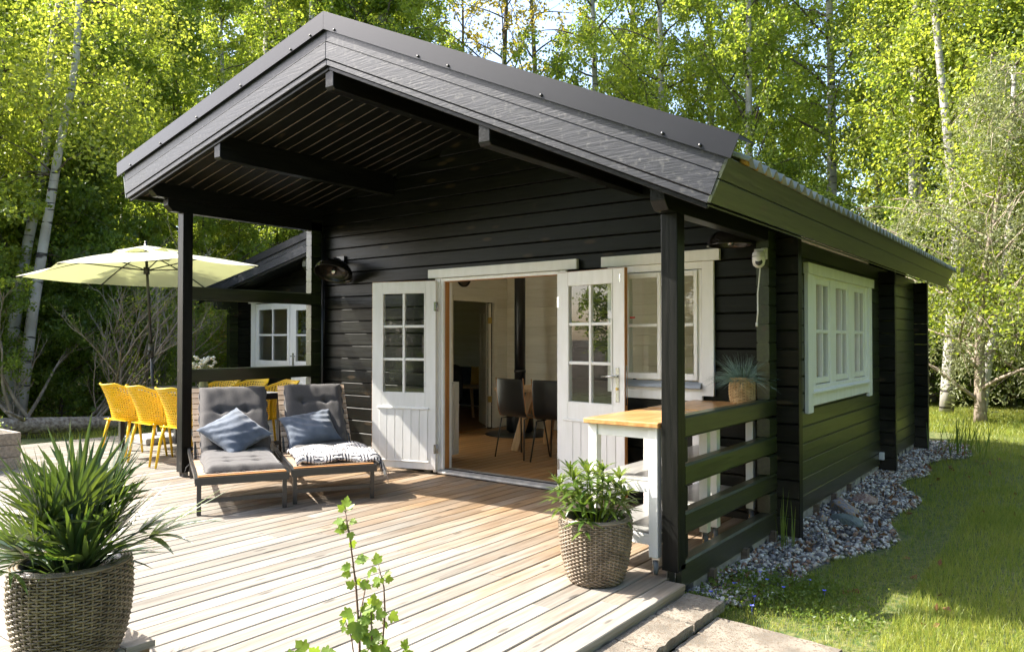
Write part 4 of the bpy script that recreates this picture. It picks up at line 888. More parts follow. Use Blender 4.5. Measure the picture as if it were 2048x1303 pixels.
# blue fescue
fs_ = E('blue_fescue_grass', (PC3[0], PC3[1], PC3[2]+.16), 'spiky blue green ornamental grass spilling from the straw basket', 'ornamental grass')
pr_ = random.Random(3); g_ = MB()
for i in range(620):
    a = pr_.uniform(0, 6.28); el = math.asin(pr_.uniform(-.05, .98)); d = Vector((math.cos(a)*math.cos(el), math.sin(a)*math.cos(el), math.sin(el)))
    L = pr_.uniform(.14, .26)*(1 if el < 1.1 else .85); p = Vector((PC3[0]+.06*math.cos(a)*pr_.random(), PC3[1]+.06*math.sin(a)*pr_.random(), PC3[2]+.165))
    s_ = d.cross(Vector((pr_.uniform(-1, 1), pr_.uniform(-1, 1), .3))).normalized()*.0019; n = 5; rows = []
    for k in range(n+1):
        t = k/n; w_ = s_*(1-t*.85); rows.append([p-w_, p+w_]); p = p+d*(L/n); d = (d+Vector((0, 0, -1))*(.9 if el < .7 else .35)/n).normalized()
    g_.grid(rows)
g_.obj('blade_tuft', fescue_m, fs_)
# currant shoots in the foreground (lobed leaves on thin stems)
cr_ = E('currant_shrub', (.20, -4.16, -.15), 'young shoots with lobed light green leaves in the foreground', 'shrub')
def lobed(m, c, d, up, s):
    """palmate leaf with three to five lobes, slightly folded"""
    d = Vector(d).normalized(); side = d.cross(Vector(up)).normalized(); nn = side.cross(d)
    out = [(0, 0), (-.28, -.05), (-.52, .12), (-.44, .28), (-.62, .45), (-.50, .58), (-.30, .55), (-.32, .74), (-.16, .86), (0, 1.08), (.16, .86), (.32, .74), (.30, .55), (.50, .58), (.62, .45), (.44, .28), (.52, .12), (.28, -.05)]
    c = Vector(c); ctr = c+d*s*.42-nn*.06*s
    vs = [ctr]+[c+side*q[0]*s+d*q[1]*s+nn*(.10*abs(q[0])-.12*max(0, q[1]-.5))*s for q in out]
    n = len(out); m.add(vs, [(0, 1+i, 1+(i+1) % n) for i in range(n)], True)
CR = Vector((.19, -4.17, 0)); right = Vector((.797, .604, 0)); vw = Vector((-.604, .797, 0))
def shoot(pts, leaves, r0=.004):
    P = [CR+right*a+vw*b2+Vector((0, 0, z)) for a, b2, z in pts]
    MB().tube(P, list(np.linspace(r0, .0015, len(P))), 6).obj('stem', currant_stem, cr_)
    leaves = leaves+[(t_*.97-.02, a_+2.4, s_*.8) for t_, a_, s_ in leaves if t_ > .45]
    for j, (t, a, s) in enumerate(leaves):
        i = t*(len(P)-1); k = min(int(i), len(P)-2); p = P[k].lerp(P[k+1], i-k)
        d = right*math.cos(a)+vw*rnd.uniform(-.6, .3)+Vector((0, 0, math.sin(a))); q = p+d.normalized()*s*.5
        m = MB().tube([p, p.lerp(q, .5)+Vector((0, 0, .004)), q], .0009, 4); lobed(m, q, d+Vector((0, 0, -.35)), (-vw*rnd.uniform(.3, 1)+right*rnd.uniform(-.5, .5)+Vector((0, 0, .6+rnd.uniform(-.3, .5)))), s*1.0); m.obj('leaf', currant_m, cr_)
currant_stem = mat('red_brown_shoot', (.10, .05, .04), (.16, .09, .06), rough=.6)
shoot([(.02, 0, -.15), (.025, 0, .35), (.022, 0, .52), (.012, 0, .66), (-.004, 0, .78), (-.018, 0, .862)], [(1, 1.5, .028), (.99, 1.0, .022), (.985, 2.1, .022), (.93, 2.9, .026), (.93, .3, .02), (.87, 2.8, .026), (.72, .2, .028), (.70, .6, .03), (.68, 2.9, .024), (.62, -.2, .032), (.5, -1.5, .052), (.50, -2.3, .035), (.49, 2.7, .035), (.44, -.9, .03), (.40, .1, .04)], .0045)
shoot([(.02, 0, .56), (.03, .01, .62), (.04, .01, .675)], [(1, 1.2, .02), (.1, .3, .03), (.2, .7, .035)], .002)
shoot([(.014, 0, .42), (0, 0, .52), (-.015, 0, .56)], [(1, 1.7, .02), (.9, 2.5, .018)], .002)
shoot([(.075, .02, -.15), (.075, .02, .3), (.078, .02, .45), (.088, .02, .58), (.085, .02, .65), (.072, .02, .70)], [(1, 1.8, .03), (.98, 2.7, .02), (.9, .8, .026), (.88, .3, .022), (.62, 2.4, .03), (.6, -.4, .03), (.5, 2.8, .03), (.48, -1.2, .034), (.4, .2, .03)], .004)
shoot([(.055, -.01, -.15), (.06, -.01, .35), (.058, -.01, .5), (.055, -.01, .6)], [(1, 1.4, .03), (.93, .4, .03), (.9, 2.9, .028), (.78, 2.5, .032), (.75, .3, .028), (.68, -2.2, .04), (.62, -1.2, .05), (.6, 2.8, .03), (.55, 0, .03)], .004)
shoot([(.03, 0, -.15), (0, 0, .3), (-.04, 0, .40), (-.10, .0, .47), (-.15, .0, .455)], [(1, 3.3, .04), (.97, 2.6, .035), (.9, -2.4, .045), (.82, 2.2, .04), (.78, -1.9, .045), (.7, 1.9, .035), (.66, 3.0, .035), (.6, -.8, .035)], .003)
shoot([(.09, .01, .3), (.12, .01, .43), (.14, .01, .47)], [(1, 1.4, .03), (.9, .2, .026), (.8, -1.5, .04), (.7, -.6, .03)], .002)

# ================================================================ SUN LOUNGERS
def lounger(name, loc, rot, label):
    t = bpy.data.objects.new(name, None); C.objects.link(t); t.location = loc; t.rotation_euler = (0, 0, rot); tag(t, label, 'sun lounger', 'sun loungers on the deck')
    hw, zt, hx, back, ang = .335, .285, .98, .74, R(51)
    def o(m, n, mt, par=t, bev=0): return m.obj(n, mt, par, bevel=bev, world=False)
    for s_ in (-1, 1):
        y = s_*hw
        P = [(.0, y, zt-.02), (.12, y, zt-.004), (.45, y, zt-.012), (.9, y, zt-.03), (1.4, y, zt-.03), (1.9, y, zt-.03)]
        m = MB(); m.prism([(-.0, 0), (0, 0)], 0, 0, 0) if 0 else None
        prof = []
        for a, b2 in zip(P[:-1], P[1:]):
            m.add([(a[0], y-.011, a[2]-.022), (a[0], y+.011, a[2]-.022), (a[0], y+.011, a[2]+.018), (a[0], y-.011, a[2]+.018), (b2[0], y-.011, b2[2]-.022), (b2[0], y+.011, b2[2]-.022), (b2[0], y+.011, b2[2]+.018), (b2[0], y-.011, b2[2]+.018)], [(0, 1, 5, 4), (1, 2, 6, 5), (2, 3, 7, 6), (3, 0, 4, 7)]+([(3, 2, 1, 0)] if a is P[0] else [])+([(4, 5, 6, 7)] if b2 is P[-1] else []))
        o(m, 'side_rail', metal_dark)
        for x_ in (.03, 1.72): o(MB().box(x_, x_+.03, y-.022*s_-.016, y-.022*s_+.016, 0, zt-.04), 'leg', metal_dark)
        o(MB().tube([(hx, y-.03*s_, zt), (hx+.46, y-.03*s_, zt+.50)], .012, 6), 'back_support', metal_dark)
    for x_ in (.03, 1.72): o(MB().box(x_+.004, x_+.024, -hw+.03, hw-.03, .085, .118), 'cross_bar', metal_dark)
    o(MB().box(-.012, .014, -hw-.008, hw+.008, zt-.058, zt-.003), 'front_bar', metal_dark); o(MB().box(1.88, 1.9, -hw, hw, zt-.05, zt-.01), 'cross_bar', metal_dark)
    sl = MB().box(-.033, .033, -hw+.014, hw-.014, -.006, .006).mesh('lounger_slat', slat_wood)
    link('front_slat', MB().box(.015, .05, -hw+.012, hw-.012, zt-.012, zt+.006).mesh('front_slat', teak_edge), t, world=False)
    x_ = .085; k = 0
    while x_ < hx-.02:
        z_ = zt+.002-(.02*min(1, x_/.6)) + .006
        link('slat', sl, t, loc=(x_, 0, z_), world=False, bevel=0).scale = (.75, 1, 1); x_ += .062
    bk = o(MB().box(hx-.01, hx+.012, -hw+.02, hw-.02, zt-.03, zt-.01), 'backrest', metal_dark)
    for k in range(13):
        d = .03+k*back/12.6; q = link('slat', sl, bk, loc=(hx+d*math.cos(ang), 0, zt-.01+d*math.sin(ang)), rot=(0, -ang, 0), world=False); q.scale = (.72, 1, 1)
    for s_ in (-1, 1): o(MB().tube([(hx+.02, s_*(hw-.06), zt-.02), (hx+(back+.02)*math.cos(ang)+.02, s_*(hw-.06), zt-.03+(back+.02)*math.sin(ang))], .011, 6), 'back_rail', metal_dark, bk)
    return t, (hx, zt, back, ang)
def cushion(name, loc, rot, w, y_c, label, params, x_front=.10, seed=0):
    """tufted pad following seat and backrest"""
    hx, zt, back, ang = params; r = random.Random(seed)
    Lseat = hx-x_front; T = Lseat+back+.0; nu, nv = 88, 44; th = .05
    tuft = [(u, v) for u in (.24, .42, .95, 1.34) for v in (-.11, .11) if u < T]
    def path(s_, h):
        if s_ < Lseat-.06: return (x_front+s_, zt+.012+h)
        cx0 = Lseat-.06; 
        if s_ > Lseat+.06:
            d = s_-Lseat; return (hx+d*math.cos(ang)-h*math.sin(ang), zt+.012+d*math.sin(ang)+h*math.cos(ang))
        t_ = (s_-cx0)/.12; a = ang*t_; 
        x_ = x_front+cx0+.12*t_*math.cos(a/2); z_ = zt+.012+.12*t_*math.sin(a/2)*.62
        return (x_-h*math.sin(a), z_+h*math.cos(a))
    top = []; bot = []
    for i in range(nu+1):
        s_ = T*i/nu; rt = []; rb_ = []
        for j in range(nv+1):
            v = (j/nv-.5)*w; e = min(s_, T-s_, w/2-abs(v)); h = th*(1-math.exp(-max(e, 0)/.022))+.006
            dmin = min(math.hypot(s_-a, v-b2) for a, b2 in tuft); h -= .034*math.exp(-(dmin/.032)**2)
            h -= .013*math.exp(-(min(abs(s_-a) for a, _ in tuft)/.022)**2)*(.25+.75*math.exp(-(max(0, abs(v)-.12)/.05)))+.006*math.exp(-(min(abs(abs(v)-.11), 9)/.012)**2)*math.exp(-dmin/.06)
            h += .004*math.sin(v*38+s_*9)*math.exp(-e/.05)+.0012*math.sin(s_*31+v*23)+.0015*math.sin(v*57-s_*12)
            h += .012*math.sin(s_*3.1+seed)*(v/w)
            h = max(h, .004); x_, z_ = path(s_, h); rt.append((x_, v+y_c+.004*math.sin(s_*11), z_)); x2, z2 = path(s_, .0); rb_.append((x2, v+y_c+.004*math.sin(s_*11), z2))
        top.append(rt); bot.append(rb_)
    m = MB().grid(top); m.grid([q[::-1] for q in bot])
    edge = [top[0][j] for j in range(nv+1)]+[top[i][nv] for i in range(1, nu+1)]+[top[nu][j] for j in range(nv-1, -1, -1)]+[top[i][0] for i in range(nu-1, 0, -1)]
    eb = [bot[0][j] for j in range(nv+1)]+[bot[i][nv] for i in range(1, nu+1)]+[bot[nu][j] for j in range(nv-1, -1, -1)]+[bot[i][0] for i in range(nu-1, 0, -1)]
    n = len(edge); m.add(edge+eb, [((i+1) % n, i, n+i, n+(i+1) % n) for i in range(n)], True)
    t = bpy.data.objects.new(name, m.mesh(name, fabric_grey)); C.objects.link(t); t.location = loc; t.rotation_euler = (0, 0, rot); tag(t, label, 'cushion', 'tufted lounger cushions')
    pp = MB().tube([(q[0]+.0, q[1]+.006*math.sin(i*.9), q[2]-.012+.004*math.sin(i*1.7)) for i, q in enumerate(edge)]+[edge[0]], .009, 5); pp.obj('piping', fabric_grey, t, world=False)
    bt = MB()
    for a, b2 in tuft:
        x_, z_ = path(a, .024); bt.lathe([(.0001, .004), (.006, .002), (.007, -.003)], 8, c=(x_, b2+y_c, z_))
    bt.obj('tuft_button', fabric_grey, t, world=False)
    for s_ in (-1, 1):
        MB().tube([(hx-.02, y_c+s_*(w/2+.0), zt+.02), (hx-.03, y_c+s_*(w/2+.05), zt+.03), (hx-.06, y_c+s_*(w/2+.07), zt-.01), (hx-.05, y_c+s_*(w/2+.12), zt-.06), (hx-.09, y_c+s_*(w/2+.13), zt-.1)], .004, 5).obj('tie', blackplastic, t, world=False)
    return t
def pillow(name, c, a, b2, thick, M, label, seed, m_=fabric_blue, group='blue pillows on the loungers', pinch=1):
    n = 40; vs = []; P = [];
    def f(u, v, s_):
        k = (max(0.0, (1-abs(u)**2.6))*max(0.0, (1-abs(v)**2.6)))**.55
        shrink = 1-.13*pinch*(1-abs(u)**2)*(abs(v)**3)
        sh2 = 1-.13*pinch*(1-abs(v)**2)*(abs(u)**3)
        q_ = u*1.7-v*.9+.35*math.sin(2.3*v+seed); wr = .010*math.sin(3.1*u+2.2*v+seed*1.7)*k+.007*math.sin(9*q_+seed)*k*(.4+.6*abs(v))+.004*math.sin(17*v+5*u*u+seed)*(1-k*.6); s_ = s_*(1+.22*math.sin(1.6*u-1.1*v+seed))
        return Vector((u*a*sh2, v*b2*shrink, s_*thick*k+wr+(.0015*s_)))
    m = MB()
    for s_ in (1, -1):
        rows = [[M @ f(2*i/n-1, (2*j/n-1)*s_, s_) for j in range(n+1)] for i in range(n+1)]; m.grid(rows)
    o = m.obj(name, m_); tag(o, label, 'pillow', group); return o
LA = R(152.0); LB = R(149.7)
L1 = (-3.368, -2.17, .004); L2 = (-3.10, -1.50, .004)
t1, prm = lounger('sun_lounger', L1, LA, 'wooden slat lounger on the left with only a blue pillow on its cushion')
t2, _ = lounger('sun_lounger', L2, LB, 'wooden slat lounger on the right, nearer the doors, with the folded throw')
cushion('lounger_cushion', L1, LA, .58, -.03, 'charcoal tufted cushion on the left lounger reaching its foot end', prm, .09, 1)
cushion('lounger_cushion', L2, LB, .54, -.01, 'charcoal tufted cushion on the right lounger, half under the throw', prm, .16, 4)
def lm(L, rot): return Matrix.Translation(L) @ Matrix.Rotation(rot, 4, 'Z')
M = lm(L1, LA) @ Matrix.Translation((1.0, -.02, .50)) @ Matrix.Rotation(R(-38), 4, 'Y') @ Matrix.Rotation(R(38), 4, 'Z')
pillow('blue_pillow', 0, .235, .225, .075, M, 'slate blue pillow lying cornerwise on the left lounger', 1)
M = lm(L2, LB) @ Matrix.Translation((1.07, .06, .48)) @ Matrix.Rotation(R(-50), 4, 'Y') @ Matrix.Rotation(R(12), 4, 'Z')
pillow('blue_pillow', 0, .19, .25, .075, M, 'slate blue pillow leaning upright on the right lounger backrest', 2)
# folded throw across the foot of the right lounger
M = lm(L2, LB); tv = MB(); rows = []
for i in range(45):
    s_ = .09+.70*i/44; r_ = []
    for j in range(61):
        v = -.30+.78*j/60; z_ = .372+.012*math.sin(v*19+s_*4)+.008*math.sin(s_*24+v*5)
        e = (v-.33)
        if e > 0: z_ -= e*e*4.2+e*.25
        if v < -.25: z_ -= (-.25-v)*.5
        z_ -= .055*math.exp(-((s_-.09)/.03)**2)+.02*math.exp(-((s_-.79)/.03)**2)
        x_ = s_-(.10*max(0, v-.0))*(1-(s_-.09)/.70)+.012*math.sin(v*9)
        yv = v if e < 0 else .33+e*(1-.9*min(1, e/.16)*.35)
        r_.append((x_, -yv, z_))
    rows.append(r_)
tv.grid(rows)
th = tv.mesh('folded_throw', throw_m); o = bpy.data.objects.new('folded_throw', th); C.objects.link(o); o.matrix_world = M; q = o.modifiers.new('solid', 'SOLIDIFY'); q.thickness = .022; q.offset = -1
tag(o, 'black and white patterned throw folded over the right lounger', 'throw')
fr = MB()
for i in range(44):
    j = i; p = Vector(rows[j][-1]); 
    dr = Vector((rnd.uniform(-.02, .02), -rnd.uniform(.005, .05), -rnd.uniform(.05, .09))); fr.tube([p, p+dr*.5+Vector((0, -.008, 0)), p+dr], .0022, 4)
fr.obj('fringe', mat('cream_fringe', (.50, .42, .38), rough=.9), o, world=False)

# ================================================================ YELLOW CHAIRS
def chair_meshes():
    """perforated tub shell; local +y is the direction the sitter faces"""
    def shell(u, v):
        # u -1..1 around the back (left arm, back, right arm), v 0..1 from seat to top edge
        a = u*R(118); top = .842-.19*(max(0, abs(u)-.28)/.72)**.8-.012*math.cos(u*6)
        z_ = .435+(top-.435)*v
        flare = .05*v**1.5*math.cos(a*.5)
        rx = .235+.045*v; ry = .215+.05*v+flare+.05*v*v*math.cos(a)
        x_ = rx*math.sin(a)*(1.0); y_ = -ry*math.cos(a)*1.0
        return Vector((x_, y_+.0, z_))
    m = MB(); NU, NV = 40, 15
    def lattice(fn, NU, NV, solid_rows=(), hole=.70):
        P = [[fn(2*i/NU-1, j/NV) for j in range(NV+1)] for i in range(NU+1)]
        vs = []; fs = []; 
        for i in range(NU):
            for j in range(NV):
                c4 = [P[i][j], P[i+1][j], P[i+1][j+1], P[i][j+1]]; ctr = sum(c4, Vector())/4
                if j in solid_rows or i in (0, NU-1): vs0 = len(vs); vs += c4; fs.append(tuple(vs0+k for k in range(4))); continue
                mid = [(c4[k]+c4[(k+1) % 4])/2 for k in range(4)]; inn = [ctr+(q-ctr)*hole*1.15 for q in mid]; o_ = len(vs)
                vs += c4+inn
                for k in range(4): fs.append((o_+k, o_+(k+1) % 4, o_+4+k)); 
                for k in range(4): fs.append((o_+k, o_+4+k, o_+4+(k-1) % 4))
        m.add(vs, fs)
    lattice(shell, NU, NV, (0, NV-1))
    def seat(u, v):
        a = u; y_ = -.225+v*.47; w_ = .235*math.sqrt(max(.02, 1-((v-.45)/1.15)**2)); return Vector((u*w_, y_, .435-.018*math.cos(u*1.4)*math.sin(v*3.1)))
    lattice(seat, 14, 14, (0, 13), .66)
    me = m.mesh('chair_shell', yellow)
    rim = MB().tube([shell(u, 1.0) for u in np.linspace(-1, 1, 41)], .0085, 6).tube([seat(u, 1)+Vector((0, 0, -.004)) for u in np.linspace(-1, 1, 11)], .009, 6)
    for s_ in (-1, 1): rim.tube([shell(s_*v0, 1-k/6*1.0) if False else shell(s_*1.0, 1-k/6) for k, v0 in enumerate(range(7))], .010, 6)
    legs = []
    for sx, sy in ((-1, -1), (1, -1), (-1, 1), (1, 1)):
        legs.append(MB().tube([(sx*.20, sy*.17+.0, .44), (sx*.225, sy*.20, .30), (sx*.245, sy*.245, .002)], [.019, .016, .0115], 8).mesh('chair_leg', yellow))
    return me, rim.mesh('chair_rim', yellow), legs
cms = chair_meshes()
def chair(x, y, rot, label):
    t = bpy.data.objects.new('yellow_chair', None); C.objects.link(t); t.location = (x, y, .002); t.rotation_euler = (0, 0, rot); tag(t, label, 'chair', 'yellow plastic chairs round the dining table')
    link('shell', cms[0], t, solid=.007, world=False); link('rim', cms[1], t, world=False)
    for q in cms[2]: link('leg', q, t, world=False)
chair(-6.77, -1.33, R(4), 'yellow chair at the far left of the near row, backing onto the palm leaves')
chair(-6.17, -1.33, R(-2), 'middle yellow chair of the three with their backs to the deck')
chair(-5.57, -1.33, R(3), 'yellow chair half hidden behind the left porch post')
chair(-6.83, -.33, math.pi, 'yellow chair across the table beside the white flowers')
chair(-6.25, -.33, math.pi+R(6), 'yellow chair across the table, middle of the far row')
chair(-5.68, -.33, math.pi-R(5), 'yellow chair across the table seen between the two loungers')
# dining table of dark slats
t = E('dining_table', (-6.3, -.83, 0), 'long dark grey slatted dining table under the parasol', 'table')
TX0, TX1, TY0, TY1 = -7.42, -5.22, -1.20, -.46; tab_m = mat('dark_grey_polywood', (.05, .05, .052), (.085, .085, .085), ns=3, scale=(1, 18, 18), rough=.45, rand=.1)
fr = MB().box(TX0, TX1, TY0, TY0+.03, .68, .745).box(TX0, TX1, TY1-.03, TY1, .68, .745).box(TX0, TX0+.03, TY0+.03, TY1-.03, .68, .745).box(TX1-.03, TX1, TY0+.03, TY1-.03, .68, .745).obj('frame', metal_dark, t, bevel=.003)
for i in range(7):
    a = TY0+.034+i*.0967; MB().box(TX0+.034, TX1-.034, a, a+.090, .722, .742).obj('slat', tab_m, t, bevel=.003)
for a in (TX0, TX1-.055):
    for b2 in (TY0, TY1-.055): MB().box(a, a+.055, b2, b2+.055, 0, .679).obj('leg', mat_leg if 'mat_leg' in globals() else metal_dark, t, bevel=.003)
# vase with white blossom
t = E('vase', (-6.25, -.80, .744), 'vase of white blossom on the dining table behind the left post', 'vase')
MB().lathe([(.001, 0), (.045, 0), (.055, .05), (.04, .12), (.05, .16), (.046, .16), (.036, .12), (.05, .05), (.001, .01)], 16, c=(-6.25, -.80, .744)).obj('body', mat('clear_green_glass', (.25, .28, .16), rough=.1), t)
fl_ = MB(); lv = MB()
for i in range(26):
    a = rnd.uniform(0, 6.28); r_ = rnd.uniform(0, .13); q = Vector((-6.25+r_*math.cos(a), -.80+r_*math.sin(a), .744+rnd.uniform(.24, .38)))
    lv.tube([(-6.25, -.80, .85), q], .002, 4)
    for k in range(5): fl_.lathe([(.0001, -.012), (.018, 0), (.0001, .012)], 6, c=q+Vector((rnd.uniform(-.02, .02), rnd.uniform(-.02, .02), rnd.uniform(-.02, .02))))
    if i % 2: blade(lv, q-Vector((0, 0, .05)), (math.cos(a), math.sin(a), .1), .09, .016, .8)
fl_.obj('blossom', white_petal, t); lv.obj('stem', leaf_mid, t)

# ================================================================ PARASOL
CAMP = Vector((1.793, -5.558, 1.335))
hub = Vector((-7.93, -.63, 2.47)); jt = Vector((-7.86, -.58, 1.22)); ft = Vector((-7.82, -.545, .09))
t = E('parasol', (-7.82, -.53, .02), 'tilted lime green parasol over the dining table', 'parasol')
Vx = [Vector(q) for q in ((-9.03, -1.73, 2.13), (-9.51, -.47, 2.12), (-8.50, .55, 2.09), (-6.83, .31, 2.29), (-6.50, -.88, 2.28), (-7.52, -1.85, 2.20))]
cn = MB(); nr, ns_ = 10, 10
for k in range(6):
    A, B = Vx[k], Vx[(k+1) % 6]; rows = []
    for i in range(nr+1):
        t_ = .05+.95*i/nr; row = []
        for j in range(ns_+1):
            s_ = j/ns_; e = A.lerp(B, s_); p = hub.lerp(e, t_); sag = 4*s_*(1-s_)
            p = p+(Vector((hub.x, hub.y, p.z))-p)*.05*sag*t_ + Vector((0, 0, -.022*sag*t_*t_+.03*math.sin(math.pi*t_)*(1-.5*sag))); row.append(p)
        rows.append(row)
    cn.grid(rows)
cn.obj('canopy', umb_m, t, solid=.0)
cv = MB()
for k in range(6):
    A, B = Vx[k], Vx[(k+1) % 6]; rows = []
    for i in range(5):
        t_ = .0+.30*i/4; rows.append([hub.lerp(A.lerp(B, j/5), t_)+Vector((0, 0, .075+.03*math.sin(j*1.3+k)*(t_/.3)-.10*t_)) for j in range(6)])
    cv.grid(rows)
cv.obj('vent_cap', umb_m, t)
MB().tube([ft, Vector((-7.845, -.565, .75)), jt], .021, 12).obj('pole', metal_dark, t); MB().tube([jt, hub+Vector((0, 0, .1))], .0185, 12).tube([hub+Vector((0, 0, .08)), hub+Vector((0, 0, .13))], .012, 8).obj('upper_pole', metal_dark, t)
MB().tube([jt+Vector((0, 0, -.13)), jt+Vector((0, 0, .05))], .034, 12).tube([jt+Vector((0, 0, -.05)), jt+Vector((.05, -.06, -.05))], .012, 8).tube([jt+Vector((.05, -.06, -.05)), jt+Vector((.05, -.06, -.13))], .012, 8).obj('crank', blackplastic, t)
rn = hub.lerp(jt, .2)
for k in range(6):
    e = Vx[k]; pts_ = [hub.lerp(e, q)+Vector((0, 0, .03*math.sin(math.pi*q)-.018)) for q in np.linspace(.02, 1, 9)]
    MB().tube(pts_, .009, 6).obj('rib', metal_dark, t); MB().tube([rn, pts_[4]], .008, 6).obj('strut', metal_dark, t)
MB().tube([rn+Vector((0, 0, -.05)), rn+Vector((0, 0, .04))], .038, 12).obj('runner', blackplastic, t)
MB().tube([ft+Vector((0, 0, -.01)), ft+Vector((0, 0, .25))], .028, 12).obj('base_sleeve', steel, t)
bs = MB().box(-8.10, -7.54, -.80, -.28, .002, .085).obj('parasol_base', granite, bevel=.012); bs.name = 'granite_block'; tag(bs, 'square granite block under the parasol pole', 'granite block')

# ================================================================ INSIDE THE ROOM
shell_black = mat('black_laminate', (.014, .013, .012), (.022, .02, .018), rough=.3)
t = E('indoor_table', (-3.1, 1.85, .03), 'round cornered wooden dining table with slanted oak legs inside the room', 'table')
MB().box(-3.72, -1.9, 1.35, 2.25, .725, .765).obj('top', leg_wood, t, bevel=.01)
for X, dx in ((-3.35, -.16), (-2.2, .16)):
    for Y, dy in ((1.6, -.10), (2.05, .10)):
        MB().add([(X+dx-.05, Y+dy-.03, .03), (X+dx+.05, Y+dy-.03, .03), (X+dx+.05, Y+dy+.03, .03), (X+dx-.05, Y+dy+.03, .03), (X-.05, Y-.03, .724), (X+.06, Y-.03, .724), (X+.06, Y+.03, .724), (X-.05, Y+.03, .724)], [(3, 2, 1, 0), (4, 5, 6, 7), (0, 1, 5, 4), (1, 2, 6, 5), (2, 3, 7, 6), (3, 0, 4, 7)]).obj('leg', leg_wood, t, bevel=.006)
def dchair(x, y, rot, label):
    t = bpy.data.objects.new('black_chair', None); C.objects.link(t); t.location = (x, y, .026); t.rotation_euler = (0, 0, rot); tag(t, label, 'chair', 'black chairs round the indoor table')
    if not hasattr(dchair, 'm'):
        prof = [(-.215, .88), (-.20, .70), (-.175, .52), (-.15, .465), (-.10, .45), (.0, .445), (.15, .455), (.20, .445)]
        P = [[(u*(.205-.01*abs(z-.6)), y_-.03*(1-u*u)*(z > .5)+.0, z) for u in np.linspace(-1, 1, 9)] for y_, z in prof]
        me = MB().grid(P).mesh('chair_shell', shell_black)
        eg = MB().tube([P[i][8] for i in range(8)], .0055, 5).tube([P[i][0] for i in range(8)], .0055, 5).mesh('shell_edge', orange_wood)
        legs = [MB().tube([(sx*.12, sy*.05, .44), (sx*.17, sy*.16, .43), (sx*.215, sy*.215, 0)], .0085, 6).mesh('chair_leg', blackplastic) for sx in (-1, 1) for sy in (-1, 1)]
        dchair.m = (me, eg, legs)
    link('shell', dchair.m[0], t, solid=.012, world=False, sub=1); link('shell_edge', dchair.m[1], t, world=False)
    for q in dchair.m[2]: link('leg', q, t, world=False)
dchair(-3.20, 1.22, R(-6), 'black indoor chair with orange ply edge, left of the two near the doors')
dchair(-2.70, 1.18, R(4), 'black indoor chair partly hidden by the right door leaf')
dchair(-2.75, 2.45, math.pi, 'black indoor chair beyond the table, only its top showing')
t = E('wood_stove', (-4.45, 2.85, .03), 'black wood stove with a tall flue pipe in the far corner of the room', 'stove')
MB().lathe([(.16, 0), (.19, .02), (.19, .42), (.17, .5), (.12, .56), (.075, .58)], 28, c=(-4.52, 2.95, .04)).obj('body', metal_dark, t)
MB().tube([(-4.52, 2.95, .6), (-4.52, 2.95, 2.95)], .078, 20).tube([(-4.52, 2.95, .86), (-4.52, 2.95, .90)], .084, 20).obj('flue_pipe', metal_dark, t)
MB().lathe([(.0001, .012), (.46, .012), (.47, .006), (.47, 0)], 36, c=(-4.42, 2.8, .025)).obj('floor_plate', blackplastic, t)
t = E('wall_clock', (WX+.13, 2.42, 2.16), 'round black rimmed wall clock above the inner doorway', 'clock')
Mc = Matrix.Translation((WX+.118, 2.42, 2.20)) @ Matrix.Rotation(math.pi/2, 4, 'Y')
MB().lathe([(.0001, .01), (.125, .01)], 28, M=Mc).obj('face', mat('clock_face', (.12, .10, .08), rough=.5), t); MB().lathe([(.125, 0), (.125, .025), (.145, .025), (.145, 0)], 28, M=Mc).obj('rim', blackplastic, t)
t = E('white_cabinet', (-3.75, .5, .03), 'low white panelled cabinet just inside the left door jamb', 'cabinet')
MB().box(-4.2, -3.70, .30, .72, .07, .86).obj('body', white, t, bevel=.003)
for i in range(6): MB().box(-3.699, -3.692, .31+i*.067, .31+i*.067+.062, .09, .84).obj('panel_board', white, t, bevel=.002)
for a in (-4.15, -3.75): MB().box(a-.02, a+.02, .33, .37, .026, .07).obj('foot', blackplastic, t)
for y0 in (2.13, 3.1): MB().box(WX+.118, WX+.135, y0, y0+.07, .03, 1.93).obj('casing', white_room, cabin, bevel=.002)
MB().box(WX+.118, WX+.135, 2.2, 3.1, 1.86, 1.93).obj('casing', white_room, cabin, bevel=.002)
Md = Matrix.Translation((WX+.09, 3.08, 0)) @ Matrix.Rotation(R(140), 4, 'Z')
dl = MB().box(0, .12, 0, .04, .04, 1.85, Md).box(.68, .80, 0, .04, .04, 1.85, Md).box(.12, .68, 0, .04, 1.72, 1.85, Md).box(.12, .68, 0, .04, .04, .9, Md).box(.12, .68, .012, .03, .9, 1.72, Md).obj('inner_door', white_room, cabin, bevel=.004)
MB().box(.385, .415, .004, .038, .9, 1.72, Md).box(.12, .385, .004, .038, 1.16, 1.19, Md).box(.415, .68, .004, .038, 1.16, 1.19, Md).box(.12, .385, .004, .038, 1.44, 1.47, Md).box(.415, .68, .004, .038, 1.44, 1.47, Md).obj('glazing_bar', white_room, dl)
for z_ in (.45, 1.6): MB().box(-.012, .03, -.006, .046, z_-.045, z_+.045, Md).obj('hinge', brass, dl)
sf = mat('dark_sofa_fabric', (.02, .022, .028), (.035, .038, .045), rough=.9, ns=20)
t = E('sofa', (-8.0, 5.1, .03), 'dark sofa against the far white log wall seen through the inner doorway', 'sofa')
MB().box(-8.8, -6.4, 4.75, 5.45, .15, .42).obj('seat', sf, t, bevel=.04); MB().box(-8.8, -6.4, 5.25, 5.5, .4, .80).obj('backrest', sf, t, bevel=.05)
for a in (-8.75, -6.5):
    for b2 in (4.8, 5.35): MB().box(a, a+.05, b2, b2+.05, .026, .15).obj('leg', leg_wood, t)
